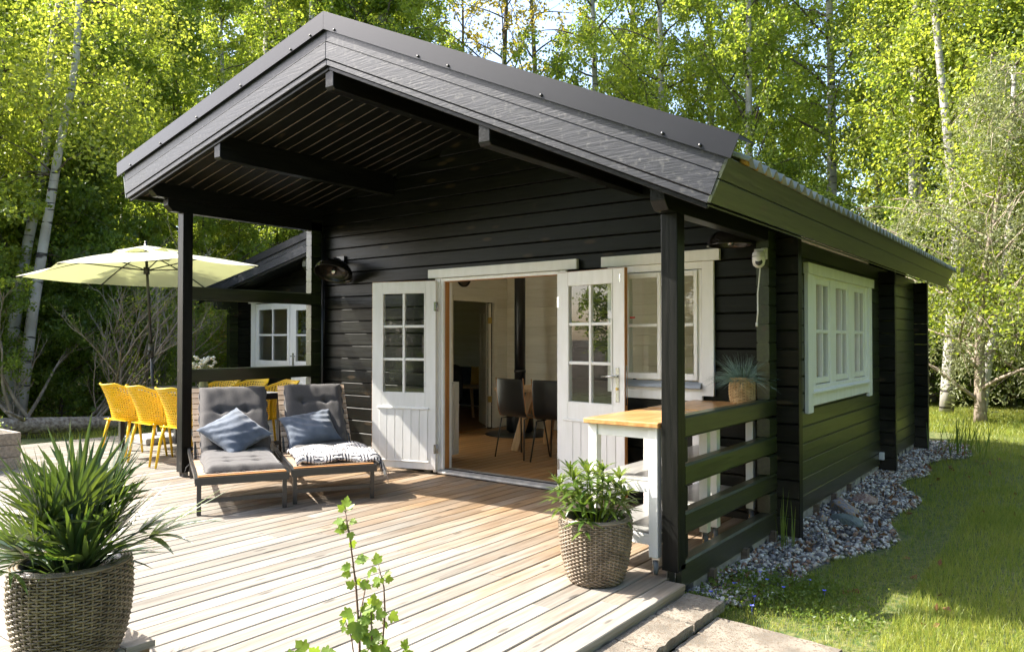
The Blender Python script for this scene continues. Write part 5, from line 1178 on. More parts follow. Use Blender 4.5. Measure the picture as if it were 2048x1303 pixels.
mustard = mat('mustard_velvet', (.45, .24, .03), (.6, .35, .06), rough=.8, ns=4, bump=.3)
pillow('mustard_pillow', 0, .22, .22, .07, Matrix.Translation((-7.05, 5.12, .64)) @ Matrix.Rotation(R(72), 4, 'X') @ Matrix.Rotation(R(8), 4, 'Z'), 'mustard yellow pillow on the dark sofa in the far room', 5, mustard, None)
t = E('coffee_table', (-6.6, 4.45, .03), 'small wooden table with slanted legs in front of the sofa', 'table')
MB().box(-7.4, -6.25, 4.05, 4.6, .50, .53).obj('top', leg_wood, t, bevel=.008)
for X, dx in ((-7.3, -.08), (-6.4, .08)):
    for Y, dy in ((4.12, -.05), (4.5, .05)): MB().tube([(X, Y, .5), (X+dx, Y+dy, .026)], [.03, .02], 8).obj('leg', leg_wood, t)
t = E('armchair', (-6.0, 3.4, .03), 'black rounded armchair behind the white cabinet in the far room', 'armchair')
MB().lathe([(.24, .35), (.30, .45), (.31, .72), (.27, .90), (.20, .93), (.18, .8), (.17, .5), (.0001, .48)], 20, c=(-6.15, 3.15, 0)).obj('shell', sf, t); MB().tube([(-6.15, 3.15, .026), (-6.15, 3.15, .4)], .03, 8).obj('foot', blackplastic, t)

# ================================================================ PLANTS, GRAVEL, GRASS
rs = np.random.RandomState(3)
def rand_rot(n):
    q = rs.normal(size=(n, 4)); q /= np.linalg.norm(q, axis=1)[:, None]; w, x, y, z = q.T
    return np.stack([1-2*(y*y+z*z), 2*(x*y-z*w), 2*(x*z+y*w), 2*(x*y+z*w), 1-2*(x*x+z*z), 2*(y*z-x*w), 2*(x*z-y*w), 2*(y*z+x*w), 1-2*(x*x+y*y)], 1).reshape(n, 3, 3)
# gravel strip along the side wall
def pebbles(n, fx, base, smin, smax, sub):
    b_ = bmesh.new(); bmesh.ops.create_icosphere(b_, subdivisions=sub, radius=1); V0 = np.array([v.co[:] for v in b_.verts]); F0 = np.array([[v.index for v in f.verts] for f in b_.faces]); b_.free()
    P = fx(n); n = len(P); sz = (smin+(smax-smin)*rs.rand(n)**2)[:, None]*np.stack([rs.uniform(.8, 1.3, n), rs.uniform(.6, 1.0, n), rs.uniform(.4, .7, n)], 1)
    RR = rand_rot(n); nz_ = 1+.16*rs.normal(size=(n, len(V0), 1))
    V = np.einsum('nij,nvj->nvi', RR, V0[None]*nz_*sz[:, None, :])*np.array([1, 1, .8])+P[:, None, :]
    F = F0[None]+(np.arange(n)*len(V0))[:, None, None]; return V.reshape(-1, 3), F.reshape(-1, 3)
def gravel_pts(n):
    y = rs.uniform(-1.55, 6.6, n); w = .47+.15*np.sin(y*1.1+.6)+.10*np.sin(y*3.7)-.25*np.clip((-.8-y), 0, 1); x = .0+rs.uniform(-.08, 1, n)*w
    x = np.where((y < 0), np.maximum(x, -.06), x); hgt = -.155+.035*rs.rand(n)+.02*(x < .25)
    return np.stack([x, y, hgt], 1)
V1, F1 = pebbles(9500, gravel_pts, 0, .012, .028, 1)
me = poly_mesh('gravel', V1, F1, pebble_m, True); g_ = link('gravel', me, kind='stuff', label='mixed grey and white gravel along the foot of the side wall', cat='gravel')
MB().grid([[(x, y, -.148+.006*math.sin(x*30+y*17)) for x in np.linspace(-.1, .38+.13*math.sin(y*1.1+.6), 6)] for y in np.linspace(-1.45, 6.6, 40)]).obj('gravel_bed', gravel_bed_m, kind='structure')
def rock(name, c, s, m_, seed, label, rot=0):
    b_ = bmesh.new(); bmesh.ops.create_icosphere(b_, subdivisions=3, radius=1); r = random.Random(seed); pl_ = [(Vector((r.uniform(-1, 1), r.uniform(-1, 1), r.uniform(-.6, 1))).normalized(), r.uniform(.55, .85)) for _ in range(9)]
    for v in b_.verts:
        for nn, d in pl_:
            k = v.co.dot(nn)-d
            if k > 0: v.co -= nn*k*.9
    me = bpy.data.meshes.new(name); b_.to_mesh(me); b_.free(); me.materials.append(m_); o = bpy.data.objects.new(name, me); C.objects.link(o); o.location = c; o.scale = s; o.rotation_euler = (r.uniform(-.2, .2), r.uniform(-.2, .2), rot)
    q = o.modifiers.new('b', 'BEVEL'); q.width = .03; q.segments = 2; return tag(o, label, 'stone')
rock('slate_stone', (.26, .82, -.10), (.19, .085, .06), stone_green, 1, 'flat green slate stone in the gravel by the wall', R(-35))
rock('quartz_stone', (.20, 1.15, -.09), (.17, .10, .075), stone_mixed, 2, 'grey and rust coloured stone behind the green slate', R(-20))
rock('red_stone', (.22, 1.70, -.10), (.12, .09, .06), stone_red, 3, 'reddish stone furthest along the gravel strip')
rock('brown_stone', (.08, 1.45, -.10), (.06, .05, .05), stone_red, 4, 'small brown stone against the plinth behind the others')
rock('tan_stone', (.11, .75, -.10), (.05, .05, .055), stone_mixed, 6, 'small tan stone between green slate and plinth')
def leaves_quads(P, size, up_bias=.3, asp=.6, fold=False):
    n = len(P); d = rs.normal(size=(n, 3)); d[:, 2] -= up_bias; d /= np.linalg.norm(d, axis=1)[:, None]
    nn = rs.normal(size=(n, 3)); nn[:, 2] += .6; s_ = np.cross(d, nn); s_ /= np.linalg.norm(s_, axis=1)[:, None]+1e-6
    L = size*(.7+.6*rs.rand(n))[:, None]; A = P-d*L*.5; B = P+d*L*.5; Wd = s_*L*asp*.5; off = d*L*.08
    up = np.cross(s_, d)*L*.12
    V = np.stack([A, P+Wd-off+up, B, P-Wd-off+up], 1).reshape(-1, 3); F = np.arange(n*4).reshape(n, 4)
    # split as two triangles folded along the midrib
    F3 = np.concatenate([F[:, [0, 1, 2]], F[:, [0, 2, 3]]], 0); return V, F3
def scat(n, x0, x1, y0, y1, zf=None, mask=None):
    x = rs.uniform(x0, x1, n); y = rs.uniform(y0, y1, n)
    if mask is not None: k = mask(x, y); x, y = x[k], y[k]
    return np.stack([x, y, np.array([gz(a, b2) for a, b2 in zip(x, y)]) if zf is None else np.full(len(x), zf)], 1)
# dry leaves on the gravel
P = gravel_pts(230); P[:, 2] = -.105; P2 = scat(90, .3, 2.2, -1.5, 8, mask=lambda x, y: x > .5); P2[:, 2] += .035; P = np.concatenate([P, P2]); V_, F_ = leaves_quads(P, .06, 0, .55); link('dry_leaves', poly_mesh('dry_leaves', V_, F_, leaf_brown), kind='stuff', label='scattered brown dead leaves on the gravel', cat='dead leaves')
def blades(P, h, w, lean=.35):
    n = len(P); a = rs.uniform(0, 6.283, n); hh = h*(.5+.9*rs.rand(n)); dx = np.stack([np.cos(a), np.sin(a), np.zeros(n)], 1); b_ = rs.uniform(0, 6.283, n); ln = np.stack([np.cos(b_), np.sin(b_), np.zeros(n)], 1)*(lean*hh*rs.rand(n))[:, None]
    up = np.zeros((n, 3)); up[:, 2] = hh; ww = dx*(w*.5*(.7+.6*rs.rand(n)))[:, None]
    V = np.stack([P-ww, P+ww, P+up*.55+ln*.35+ww*.7, P+up*.55+ln*.35-ww*.7, P+up*(.97)+ln*1.1], 1).reshape(-1, 3); o_ = np.arange(n)[:, None]*5
    F = np.concatenate([o_+np.array([[0, 1, 2]]), o_+np.array([[0, 2, 3]]), o_+np.array([[3, 2, 4]])], 0); return V, F
def lawn_mask(x, y):
    edge = .50+.15*np.sin(y*1.1+.6)+.10*np.sin(y*3.7)+.06*np.sin(y*11)
    k = (x > edge) | (y > 6.7) | ((y < -.9) & (x > .25+.12*np.sin(y*9)) & (y > -1.75+.08*np.sin(x*9)-.05*x))
    k &= ~((y < -1.72+.06*np.sin(x*13)) & (x < 1.0+.1*np.sin(y*7)))
    pat = np.sin(x*3.1+y*1.7)+np.sin(x*7.3-y*4.1)*.6
    return k & (rs.rand(len(x)) < .62+.2*pat)
Ps = [scat(110000, .0, 2.4, -2.6, 2.2, mask=lawn_mask), scat(52000, .2, 3.6, 2.2, 8, mask=lawn_mask), scat(42000, -1.2, 4, 8, 14.5, mask=lambda x, y: (y > 6.7)), scat(26000, 2.4, 9, -5, 8), scat(14000, .95, 3.2, -5, -2.6)]
Vs = []; Fs = []; o_ = 0
for P, h, w in zip(Ps, (.058, .062, .075, .05, .045), (.0038, .005, .009, .008, .004)):
    V_, F_ = blades(P, h, w, .8); Vs.append(V_); Fs.append(F_+o_); o_ += len(V_)
link('lawn_grass', poly_mesh('lawn_grass', np.concatenate(Vs), np.concatenate(Fs), grass_m), kind='stuff', label='short lawn grass beside and behind the cabin', cat='grass')
# periwinkle and weeds between slabs, gravel and lawn
def weed_pts(n, c, sx, sy, z=.03):
    x = c[0]+rs.normal(size=n)*sx; y = c[1]+rs.normal(size=n)*sy; return np.stack([x, y, -.15+z*rs.rand(n)*2], 1)
P = np.concatenate([weed_pts(2600, (.24, -1.22), .13, .16, .04), weed_pts(1500, (.5, -1.0), .16, .12, .035), weed_pts(900, (.06, -1.62), .07, .04, .04), weed_pts(700, (.75, -1.35), .15, .1, .03)])
P = P[(P[:, 0] > .0)]; V_, F_ = leaves_quads(P, .021, -.5, .6); link('creeping_weeds', poly_mesh('creeping_weeds', V_, F_, weed_m), kind='stuff', label='low creeping weeds between the post, slabs and gravel', cat='weeds')
fm = MB()
for x, y in ((.12, -1.52), (.17, -1.3), (.30, -1.12), (.34, -1.45), (.42, -1.2), (.50, -.98), (.62, -1.12), (.22, -1.0), (.38, -1.6)):
    for k in range(5):
        a = k*1.2566; c_ = Vector((x, y, -.075)); d = Vector((math.cos(a), math.sin(a), .5)); s2 = Vector((-math.sin(a), math.cos(a), 0)); fm.add([c_, c_+d*.008+s2*.006, c_+d*.014, c_+d*.008-s2*.006], [(0, 1, 2, 3)])
    fm.tube([(x, y, -.14), (x, y, -.075)], .0008, 4)
fm.obj('blue_flowers', blue_petal, kind='stuff', label='tiny blue periwinkle flowers in the weeds', cat='flowers')
tg = MB(); pr_ = random.Random(8)
for i in range(16): 
    blade(tg, (.14+pr_.uniform(-.05, .05), -.22+pr_.uniform(-.05, .05), -.13), (pr_.uniform(-.15, .15), pr_.uniform(-.15, .15), 1), pr_.uniform(.2, .46), .0035, pr_.uniform(.05, .5), n=7)
tag(tg.obj('tall_grass_tuft', weed_m), 'tall thin grass tuft at the cabin corner beside the railing', 'grass tuft')
tg = MB()
for i in range(60):
    blade(tg, (.55+pr_.gauss(0, .14), 5.6+pr_.gauss(0, .22), -.14), (pr_.uniform(-.4, .4), pr_.uniform(-.4, .4), 1), pr_.uniform(.2, .6), .006, pr_.uniform(.1, .7), n=5)
tag(tg.obj('tall_grass_tuft', weed_m), 'taller grass tuft by the far end of the gravel strip', 'grass tuft')
# left bed: grass, log, raised bed with pink flowers
xl = np.concatenate([rs.uniform(-14, -8.9, 26000)]); yl = rs.uniform(-6, 5, 26000); zl = np.array([gz(a, b2) for a, b2 in zip(xl, yl)])
k = np.sin(xl*1.3+yl)+np.sin(yl*2.1-xl*.8) > -.7
V_, F_ = blades(np.stack([xl, yl, zl], 1)[k], .14, .008, .7); link('wild_grass', poly_mesh('wild_grass', V_, F_, grass_m), kind='stuff', label='longer wild grass between deck and trees on the left', cat='grass')
lg = MB(); lp = [(-11.6, -2.3, .02), (-11.1, -1.4, .04), (-10.6, -.6, .03), (-10.2, .3, .02), (-9.9, 1.0, .0)]; lg.tube(lp, [.10, .13, .12, .10, .07], 12); lg.tube([(-10.8, -.9, .08), (-10.6, -1.3, .3)], [.04, .02], 6)
tag(lg.obj('fallen_log', log_m), 'weathered fallen log lying in the grass left of the deck', 'log')
rb_ = E('raised_bed', (-7.35, -3.0, -.15), 'weathered timber raised bed with pink flowers at the left edge of the deck', 'raised bed')
bw = wood('grey_bed_plank', (.22, .19, .16), (.36, .32, .27), 0, rough=.8, rand=.15)
for k in range(3):
    z0 = .0+k*.125
    MB().box(-8.6, -7.0, -3.4, -3.36, z0, z0+.12).obj('plank', bw, rb_, bevel=.003); MB().box(-8.6, -7.0, -2.44, -2.40, z0, z0+.12).obj('plank', bw, rb_, bevel=.003); MB().box(-7.0, -6.96, -3.4, -2.4, z0, z0+.12).obj('plank', bw, rb_, bevel=.003); MB().box(-8.64, -8.6, -3.4, -2.4, z0, z0+.12).obj('plank', bw, rb_, bevel=.003)
MB().grid([[(x, y, .31+.02*math.sin(x*9)*math.cos(y*7)) for x in np.linspace(-8.6, -7.0, 12)] for y in np.linspace(-3.36, -2.44, 8)]).obj('soil', soil, rb_)
def tuft_of(c, r, n, size, m_, nm, par, flat=.5, ub=0): 
    P = rs.normal(size=(n, 3))*np.array([r, r, r*flat])+np.array(c); V_, F_ = leaves_quads(P, size, ub, .6); return link(nm, poly_mesh(nm, V_, F_, m_), par)
tuft_of((-8.0, -2.75, .42), .17, 1600, .03, pink_petal, 'flower', rb_, .35); tuft_of((-8.0, -2.75, .36), .2, 1400, .04, weed_m, 'foliage', rb_, .3); tuft_of((-7.3, -3.0, .40), .16, 1200, .05, leaf_mid, 'foliage', rb_, .4)

# ---------------------------------------------------------------- trees
def grow(seed, H_, crown0, spread, n_limb, leaf_n, lsize, droop, trunk_r, lean=0, twigs=6, asc=.7, birch=False, bare=.0, asp=.62):
    """returns trunk mesh builder and leaf positions; trunk with tapering limbs, twigs that carry the leaves"""
    r = random.Random(seed); m = MB(); br = MB(); n = 14; la = r.uniform(0, 6.28); pts_ = []; x = y = 0
    for i in range(n+1):
        t = i/n; pts_.append(Vector((lean*H_*t*t*math.cos(la)+.10*math.sin(t*5+seed)*t*1.5, lean*H_*t*t*math.sin(la)+.10*math.cos(t*4+seed)*t*1.5, H_*t-.1)))
    rad = [trunk_r*(1-.93*(i/n))**.85*(1.35 if i == 0 else 1) for i in range(n+1)]
    m.tube(pts_, rad, 9)
    LP = []
    for k in range(n_limb):
        t = crown0+(1-crown0)*((k+r.random())/n_limb)**.9; i = min(int(t*n), n-1); p = pts_[i].lerp(pts_[i+1], t*n-i)
        a = k*2.4+r.uniform(-.5, .5); L = spread*(1-.72*((t-crown0)/(1-crown0))**1.3)*r.uniform(.65, 1.15); el = asc*r.uniform(.5, 1.3)
        d = Vector((math.cos(a)*math.cos(el), math.sin(a)*math.cos(el), math.sin(el))); q = p.copy(); lp = [q.copy()]
        ns2 = 6
        for j in range(ns2):
            q = q+d*(L/ns2); lp.append(q.copy()); d = (d+Vector((r.uniform(-.22, .22), r.uniform(-.22, .22), r.uniform(-.16, .16)-droop*.16*j/ns2))).normalized()
        r0 = max(.012, rad[i]*.42); br.tube(lp, [r0*(1-.85*j/ns2) for j in range(ns2+1)], 5, caps=False)
        for w in range(twigs):
            tt = .25+.75*(w+r.random())/twigs; j = min(int(tt*ns2), ns2-1); p0 = lp[j].lerp(lp[j+1], tt*ns2-j)
            d2 = Vector((r.uniform(-1, 1), r.uniform(-1, 1), r.uniform(-.5, .6)-droop*.5)).normalized(); l2 = L*.32*r.uniform(.6, 1.4)*(1-.3*tt)+.25
            tp = [p0]; q2 = p0.copy()
            for _ in range(4):
                q2 = q2+d2*(l2/4); tp.append(q2.copy()); d2 = (d2+Vector((r.uniform(-.25, .25), r.uniform(-.25, .25), r.uniform(-.15, .1)-droop*.3))).normalized()
            br.tube(tp, [.010, .008, .006, .004, .002], 3, caps=False); LP.append(tp)
    ntw = len(LP); per = max(1, leaf_n//ntw); T = np.array([[list(v) for v in tp] for tp in LP])
    keep = rs.rand(ntw) > bare; T = T[keep]; ntw = len(T)
    u = rs.uniform(.15, 4, (ntw, per)); iu = np.minimum(u.astype(int), 3); f = (u-iu)[..., None]; base = np.take_along_axis(T, iu[..., None], 1)*(1-f)+np.take_along_axis(T, iu[..., None]+1, 1)*f
    cl = 9; idx = (np.arange(per)//cl)*cl; base = base[:, np.minimum(idx, per-1), :]; cn_ = rs.normal(size=base.shape)[:, np.minimum(idx, per-1), :]
    P = base+cn_*np.array([.12, .12, .10])*(.6+spread*.18)+rs.normal(size=base.shape)*np.array([.075, .075, .07]); P[..., 2] -= np.abs(rs.normal(size=P.shape[:2]))*.12*droop
    V_, F_ = leaves_quads(P.reshape(-1, 3), lsize, .5, asp); return m, br, V_, F_
KINDS = {}
def kind(nm, bark, leafm, **k):
    m, br, V_, F_ = grow(**k); KINDS[nm] = (m.mesh('trunk', bark), br.mesh('branches', bark if bark is not bark_birch else bark_dark), poly_mesh('crown', V_, F_, leafm))
kind('birch_a', bark_birch, leaf_spring, seed=1, H_=17, crown0=.22, spread=2.9, n_limb=40, leaf_n=27000, lsize=.100, droop=.9, trunk_r=.14, lean=.05)
kind('birch_b', bark_birch, leaf_spring, seed=2, H_=19, crown0=.30, spread=3.2, n_limb=40, leaf_n=26000, lsize=.105, droop=1.1, trunk_r=.17, lean=.04)
kind('maple', bark_dark, leaf_yellow, seed=3, H_=13, crown0=.12, spread=3.6, n_limb=40, leaf_n=30000, lsize=.125, droop=.4, trunk_r=.15, lean=.08)
kind('alder', bark_dark, leaf_mid, seed=4, H_=15, crown0=.10, spread=3.3, n_limb=46, leaf_n=34000, lsize=.115, droop=.5, trunk_r=.16, lean=.06)
kind('oak', bark_dark, leaf_oak, seed=5, H_=15, crown0=.35, spread=3.8, n_limb=24, leaf_n=3800, lsize=.12, droop=-.2, trunk_r=.17, lean=.03, asc=.9, bare=.25)
kind('hazel', bark_dark, leaf_dark, seed=6, H_=5.5, crown0=.03, spread=2.6, n_limb=34, leaf_n=22000, lsize=.10, droop=.3, trunk_r=.07, lean=.1)
kind('willow', bark_grey, leaf_pale, seed=7, H_=6.0, crown0=.08, spread=3.6, n_limb=36, leaf_n=24000, lsize=.075, droop=1.0, trunk_r=.10, lean=.12, asp=.35)
def tree(kd, x, y, s=1, label='', group='trees around the garden', rot=None, name=None, cat='tree', z=None, parts=(0, 1, 2)):
    nm = name or {'birch_a': 'birch_tree', 'birch_b': 'birch_tree', 'maple': 'maple_tree', 'alder': 'alder_tree', 'oak': 'oak_tree', 'hazel': 'hazel_shrub', 'willow': 'willow_tree'}[kd]
    t = bpy.data.objects.new(nm, None); C.objects.link(t); t.location = (x, y, gz(x, y) if z is None else z); t.rotation_euler = (0, 0, rnd.uniform(0, 6.28) if rot is None else rot); t.scale = (s, s, s*rnd.uniform(.95, 1.08)); tag(t, label, cat, group)
    for i, n_ in enumerate(('trunk', 'branches', 'crown')):
        if i in parts:
            o = link(n_, KINDS[kd][i], t, world=False)
    return t
def pol(az, r):      # azimuth in degrees left of +y, seen from the deck corner
    a = R(az); return (1.793-math.sin(a)*r, -5.558+math.cos(a)*r)
TL_ = []
# left side, behind the deck and the dining table
for i, (kd, az, r, s) in enumerate((('alder', 72, 17, .9), ('maple', 74.5, 15.0, .85), ('maple', 70, 19, 1.0), ('alder', 66, 17.5, .95), ('birch_b', 64.5, 21, 1.0), ('maple', 63, 24, 1.1), ('alder', 60.5, 18.5, .95), ('birch_a', 58, 20, 1.0), ('alder', 56, 22.5, 1.05),
    ('maple', 54, 25, 1.1), ('birch_a', 52.5, 21, 1.0), ('alder', 50, 22, 1.05), ('birch_b', 47.5, 21.5, 1.05), ('alder', 45, 24, 1.05), ('maple', 67.5, 28, 1.2), ('alder', 71.5, 30, 1.2), ('birch_b', 60, 31, 1.2), ('alder', 55, 32, 1.2), ('alder', 49, 31, 1.15), ('birch_a', 43.5, 28, 1.0), ('alder', 64, 33, 1.2))):
    x, y = pol(az, r); TL_.append((kd, x, y, s, 'l'))
# middle: the ochre oak with sky behind
for kd, az, r, s in (('oak', 38.0, 24, 1.05), ('oak', 35.2, 26, 1.05), ('oak', 41, 29, 1.0)): x, y = pol(az, r); TL_.append((kd, x, y, s, 'm'))
# right of the ridge
for kd, az, r, s in (('birch_a', 30.5, 23, 1.05), ('birch_b', 28.0, 25, 1.05), ('birch_a', 25.6, 21.5, 1.0), ('birch_b', 22.5, 23.5, 1.0), ('birch_a', 19.5, 20.5, .95), ('maple', 17.3, 27, 1.1), ('birch_b', 14.2, 22.5, 1.0), ('birch_a', 11.4, 26.5, 1.05), ('birch_b', 8.4, 19.5, .9), ('birch_a', 6.4, 24, 1.0), ('maple', 4.2, 19.5, 1.0), ('alder', 1.5, 23, 1.1), ('alder', -2, 21, 1.1), ('birch_b', -5, 24, 1), ('alder', 3.2, 30, 1.1), ('maple', 9.5, 33, 1.1), ('alder', 26, 34, .8), ('alder', 33, 36, .6), ('alder', 17, 37, .8)):
    x, y = pol(az, r); TL_.append((kd, x, y, s, 'r'))
desc = {'birch_a': 'slim pale trunked birch', 'birch_b': 'tall drooping birch', 'maple': 'bright yellow green maple', 'alder': 'dense mid green alder', 'oak': 'sparse ochre leaved oak'}
PLACE = [(73.5, 'at the left edge of the picture'), (70, 'behind the pair of white birches'), (67, 'just right of the white birch pair'), (64.8, 'above the left half of the parasol'), (62.5, 'above the top of the parasol'), (59.8, 'right of the parasol top'), (57.2, 'above the left eave corner'), (55.2, 'above the left porch post'), (53.4, 'over the annex corner'), (51.4, 'above the left roof slope low down'), (48.8, 'halfway up the left roof slope'), (46.2, 'over the upper left roof slope'), (44.2, 'just left of the ridge peak'), (42, 'right behind the ridge peak'),
 (39.5, 'first right of the ridge peak'), (36.5, 'in the sky gap right of the ridge'), (34, 'at the right end of the sky gap'), (31.5, 'where the leaves close right of the sky gap'), (29.3, 'above the first third of the right slope'), (27, 'above the middle of the right slope'), (25.8, 'right of the middle of the right slope'), (24, 'above the lower half of the right slope'), (21, 'over the lower right slope'), (18.5, 'above the right roof corner'), (17.1, 'just right of the right roof corner'), (15.5, 'over the start of the corrugated eave'), (12.8, 'above the side window'), (10.5, 'above the first wall projection'), (9, 'left of the thick birch trunk'), (7.5, 'above the far end of the eave'), (5.5, 'beyond the far roof corner'), (3.8, 'near the right edge over the lawn'), (2.5, 'at the right edge of the picture'), (0, 'by the right picture edge, lowest branches over the lawn'), (-99, 'past the right edge of the picture')]
def place(az):
    for a, t_ in PLACE:
        if az >= a: return t_
used_l = {}
def uniq(base, az, r):
    t_ = base+' '+place(az)
    for extra in ('', ', nearer one', ', the one farther back', ', the farthest one', ', third row back', ', hidden mostly', ', low one'):
        if t_+extra not in used_l: used_l[t_+extra] = 1; return t_+extra
    return t_
for kd, x, y, s, w in TL_:
    az = math.degrees(math.atan2(1.793-x, y+5.558)); rr_ = math.hypot(1.793-x, y+5.558)
    if az > 56 and rr_ < 26: s *= .72 if rr_ < 21 else .8
    tree(kd, x, y, s, uniq(desc[kd], az, 0), 'trees of the surrounding wood')
# named foreground trees
def trunk_tree(name, pts_, rad, m_, label, kd=None, s=1, group=None, crown_at=None):
    t = E(name, pts_[0], label, 'tree', group); MB().tube(pts_, rad, 12).obj('trunk', m_, t)
    return t
def at3(az, r, z): x, y = pol(az, r); return (x, y, z)
def birchlet(name, path, r0, label, crown=None):
    """a birch given by (azimuth, height) points at one distance"""
    r_, pp = path; P = [at3(a, r_, z) for a, z in pp]; n = len(P)
    t = E(name, P[0], label, 'tree'); m = MB(); q = []
    for i in range(n-1):
        for k in range(4): q.append(Vector(P[i]).lerp(Vector(P[i+1]), k/4))
    q.append(Vector(P[-1])); L = len(q)
    for i in range(1, L-1): q[i] = q[i]*.6+(q[i-1]+q[i+1])*.2
    m.tube(q, [r0*(1-.62*i/L) for i in range(L)], 12); m.obj('trunk', bark_birch, t)
    b_ = MB(); LPs = []; rr = random.Random(len(label))
    for k in range(26):
        f = rr.uniform(.45, 1); p = q[min(int(f*L), L-1)]; a = rr.uniform(0, 6.28); d = Vector((math.cos(a), math.sin(a), rr.uniform(0, .9))).normalized(); Lb = rr.uniform(.8, 2.2); tp = [p]; c_ = p.copy()
        for _ in range(5): c_ = c_+d*Lb/5; tp.append(c_.copy()); d = (d+Vector((rr.uniform(-.3, .3), rr.uniform(-.3, .3), -.25))).normalized()
        b_.tube(tp, [.018, .014, .010, .007, .005, .002], 5, caps=False); LPs += tp[2:]
    b_.obj('branches', bark_dark, t)['kind'] = 'stuff'
    P_ = np.array([list(v) for v in LPs]); P_ = np.repeat(P_, 95, 0); P_ = P_+rs.normal(size=P_.shape)*.27; V_, F_ = leaves_quads(P_, .075, .5, .62); link('crown', poly_mesh('crown', V_, F_, leaf_yellow), t)
    return t
birchlet('white_birch', (15.2, [(70.9, -.1), (70.6, 1.6), (69.9, 3.0), (69.0, 4.4), (68.8, 6.2), (67.8, 8.2), (67.5, 10)]), .10, 'left trunk of the pair of white birches at the left edge')
birchlet('white_birch', (14.6, [(70.3, -.1), (69.6, 1.8), (69.0, 3.0), (68.3, 4.4), (67.3, 6.0), (67.1, 8), (66.8, 10)]), .092, 'right trunk of the pair of white birches at the left edge')
birchlet('white_birch', (22.0, [(55.3, -.1), (55.1, 3), (55.4, 6), (55.2, 10), (55.3, 14)]), .21, 'stout grey birch trunk seen above the annex roof')
birchlet('white_birch', (19.0, [(9.1, -.1), (9.0, 3.4), (9.15, 5.4), (8.9, 8), (8.6, 12)]), .125, 'thick white birch trunk left of the gap above the eave')
birchlet('white_birch', (17.0, [(7.3, -.1), (6.9, 1.8), (6.55, 3.4), (7.0, 5), (7.5, 6.8), (8.3, 10)]), .13, 'leaning white birch trunk right of the far roof corner')
birchlet('white_birch', (15.5, [(5.4, -.1), (5.0, .9), (4.2, 1.9), (3.7, 3.4), (3.4, 6)]), .09, 'leaning thin birch trunk at the lawn edge near the right side')
# undergrowth and shrubs
for i, (kd, az, r, s, lb) in enumerate((('willow', 5.4, 15.3, .95, 'grey green willow with arching pale branches beside the far roof corner'), ('willow', 1.2, 16.5, .9, 'grey green willow at the right edge of the lawn'))):
    x, y = pol(az, r); tree(kd, x, y, s, lb, None, name='willow_shrub', cat='shrub')
und = [('hazel', 73.2, 14.2, .5), ('hazel', 68.0, 15.4, .45)]+[('hazel', a, 19+3*math.sin(a*1.7), .75+.2*math.sin(a*2.3)) for a in list(np.arange(46, 84, 2.6))]+[('hazel', a, 21+2*math.sin(a*1.3), .8) for a in list(np.arange(-6, 14, 2.4))]+[('hazel', a, 24+2*math.sin(a*1.3), 1.0) for a in list(np.arange(15, 44, 4))]
for kd, a, r, s in und:
    if 47 < a < 63: r += 7; s *= .8
    x, y = pol(a, r); tree(kd, x, y, s, uniq('bushy dark green hazel', a, r), 'hazel bushes in the undergrowth', cat='shrub')
for k, (a, r, s_, kd) in enumerate(((62, 17.5, .30, 'maple'), (65, 16.8, .26, 'alder'), (68, 17.2, .33, 'maple'), (71, 16.2, .28, 'maple'), (73.5, 17.5, .34, 'alder'), (60, 18.5, .34, 'alder'), (57.5, 19, .36, 'maple'), (66.5, 18.6, .38, 'maple'), (8.5, 20.5, .3, 'maple'), (4.5, 21.5, .34, 'alder'), (1.8, 19.5, .3, 'maple'))):
    x, y = pol(a, r); tree(kd, x, y, s_, uniq(('young yellow green maple sapling', 'young mid green alder sapling')[kd == 'alder'], a, r), 'saplings in the undergrowth', name='sapling')
# far wood that reads as one mass
fp = []; 
for i in range(520):
    a = rs.uniform(-20, 95); r = rs.uniform(36, 60); x, y = pol(a, r); h = rs.uniform(1.5, 9 if not 30 < a < 43 else 6); k = int(150); c_ = np.array([x, y, gz(x, y)]); fp.append(c_+np.stack([rs.normal(size=k)*1.6, rs.normal(size=k)*1.6, rs.uniform(0, 1, k)*h+rs.normal(size=k)*.5], 1))
V_, F_ = leaves_quads(np.concatenate(fp), .36, .3, .7); link('distant_wood', poly_mesh('distant_wood', V_, F_, leaf_mid), kind='stuff', label='distant green wood closing the view behind the trees', cat='wood')
# low cover under the trees
cp = []
for i in range(300):
    a = rs.uniform(44, 84) if i % 2 else rs.uniform(-6, 16); r = rs.uniform(14.5, 24) if i % 2 else rs.uniform(20, 27); x, y = pol(a, r); c_ = np.array([x, y, gz(x, y)+.2]); cp.append(c_+rs.normal(size=(120, 3))*np.array([.5, .5, .22]))
V_, F_ = leaves_quads(np.concatenate(cp), .08, -.2, .65); link('ground_cover', poly_mesh('ground_cover', V_, F_, leaf_dark), kind='stuff', label='low leafy ground cover under the trees', cat='ground cover')
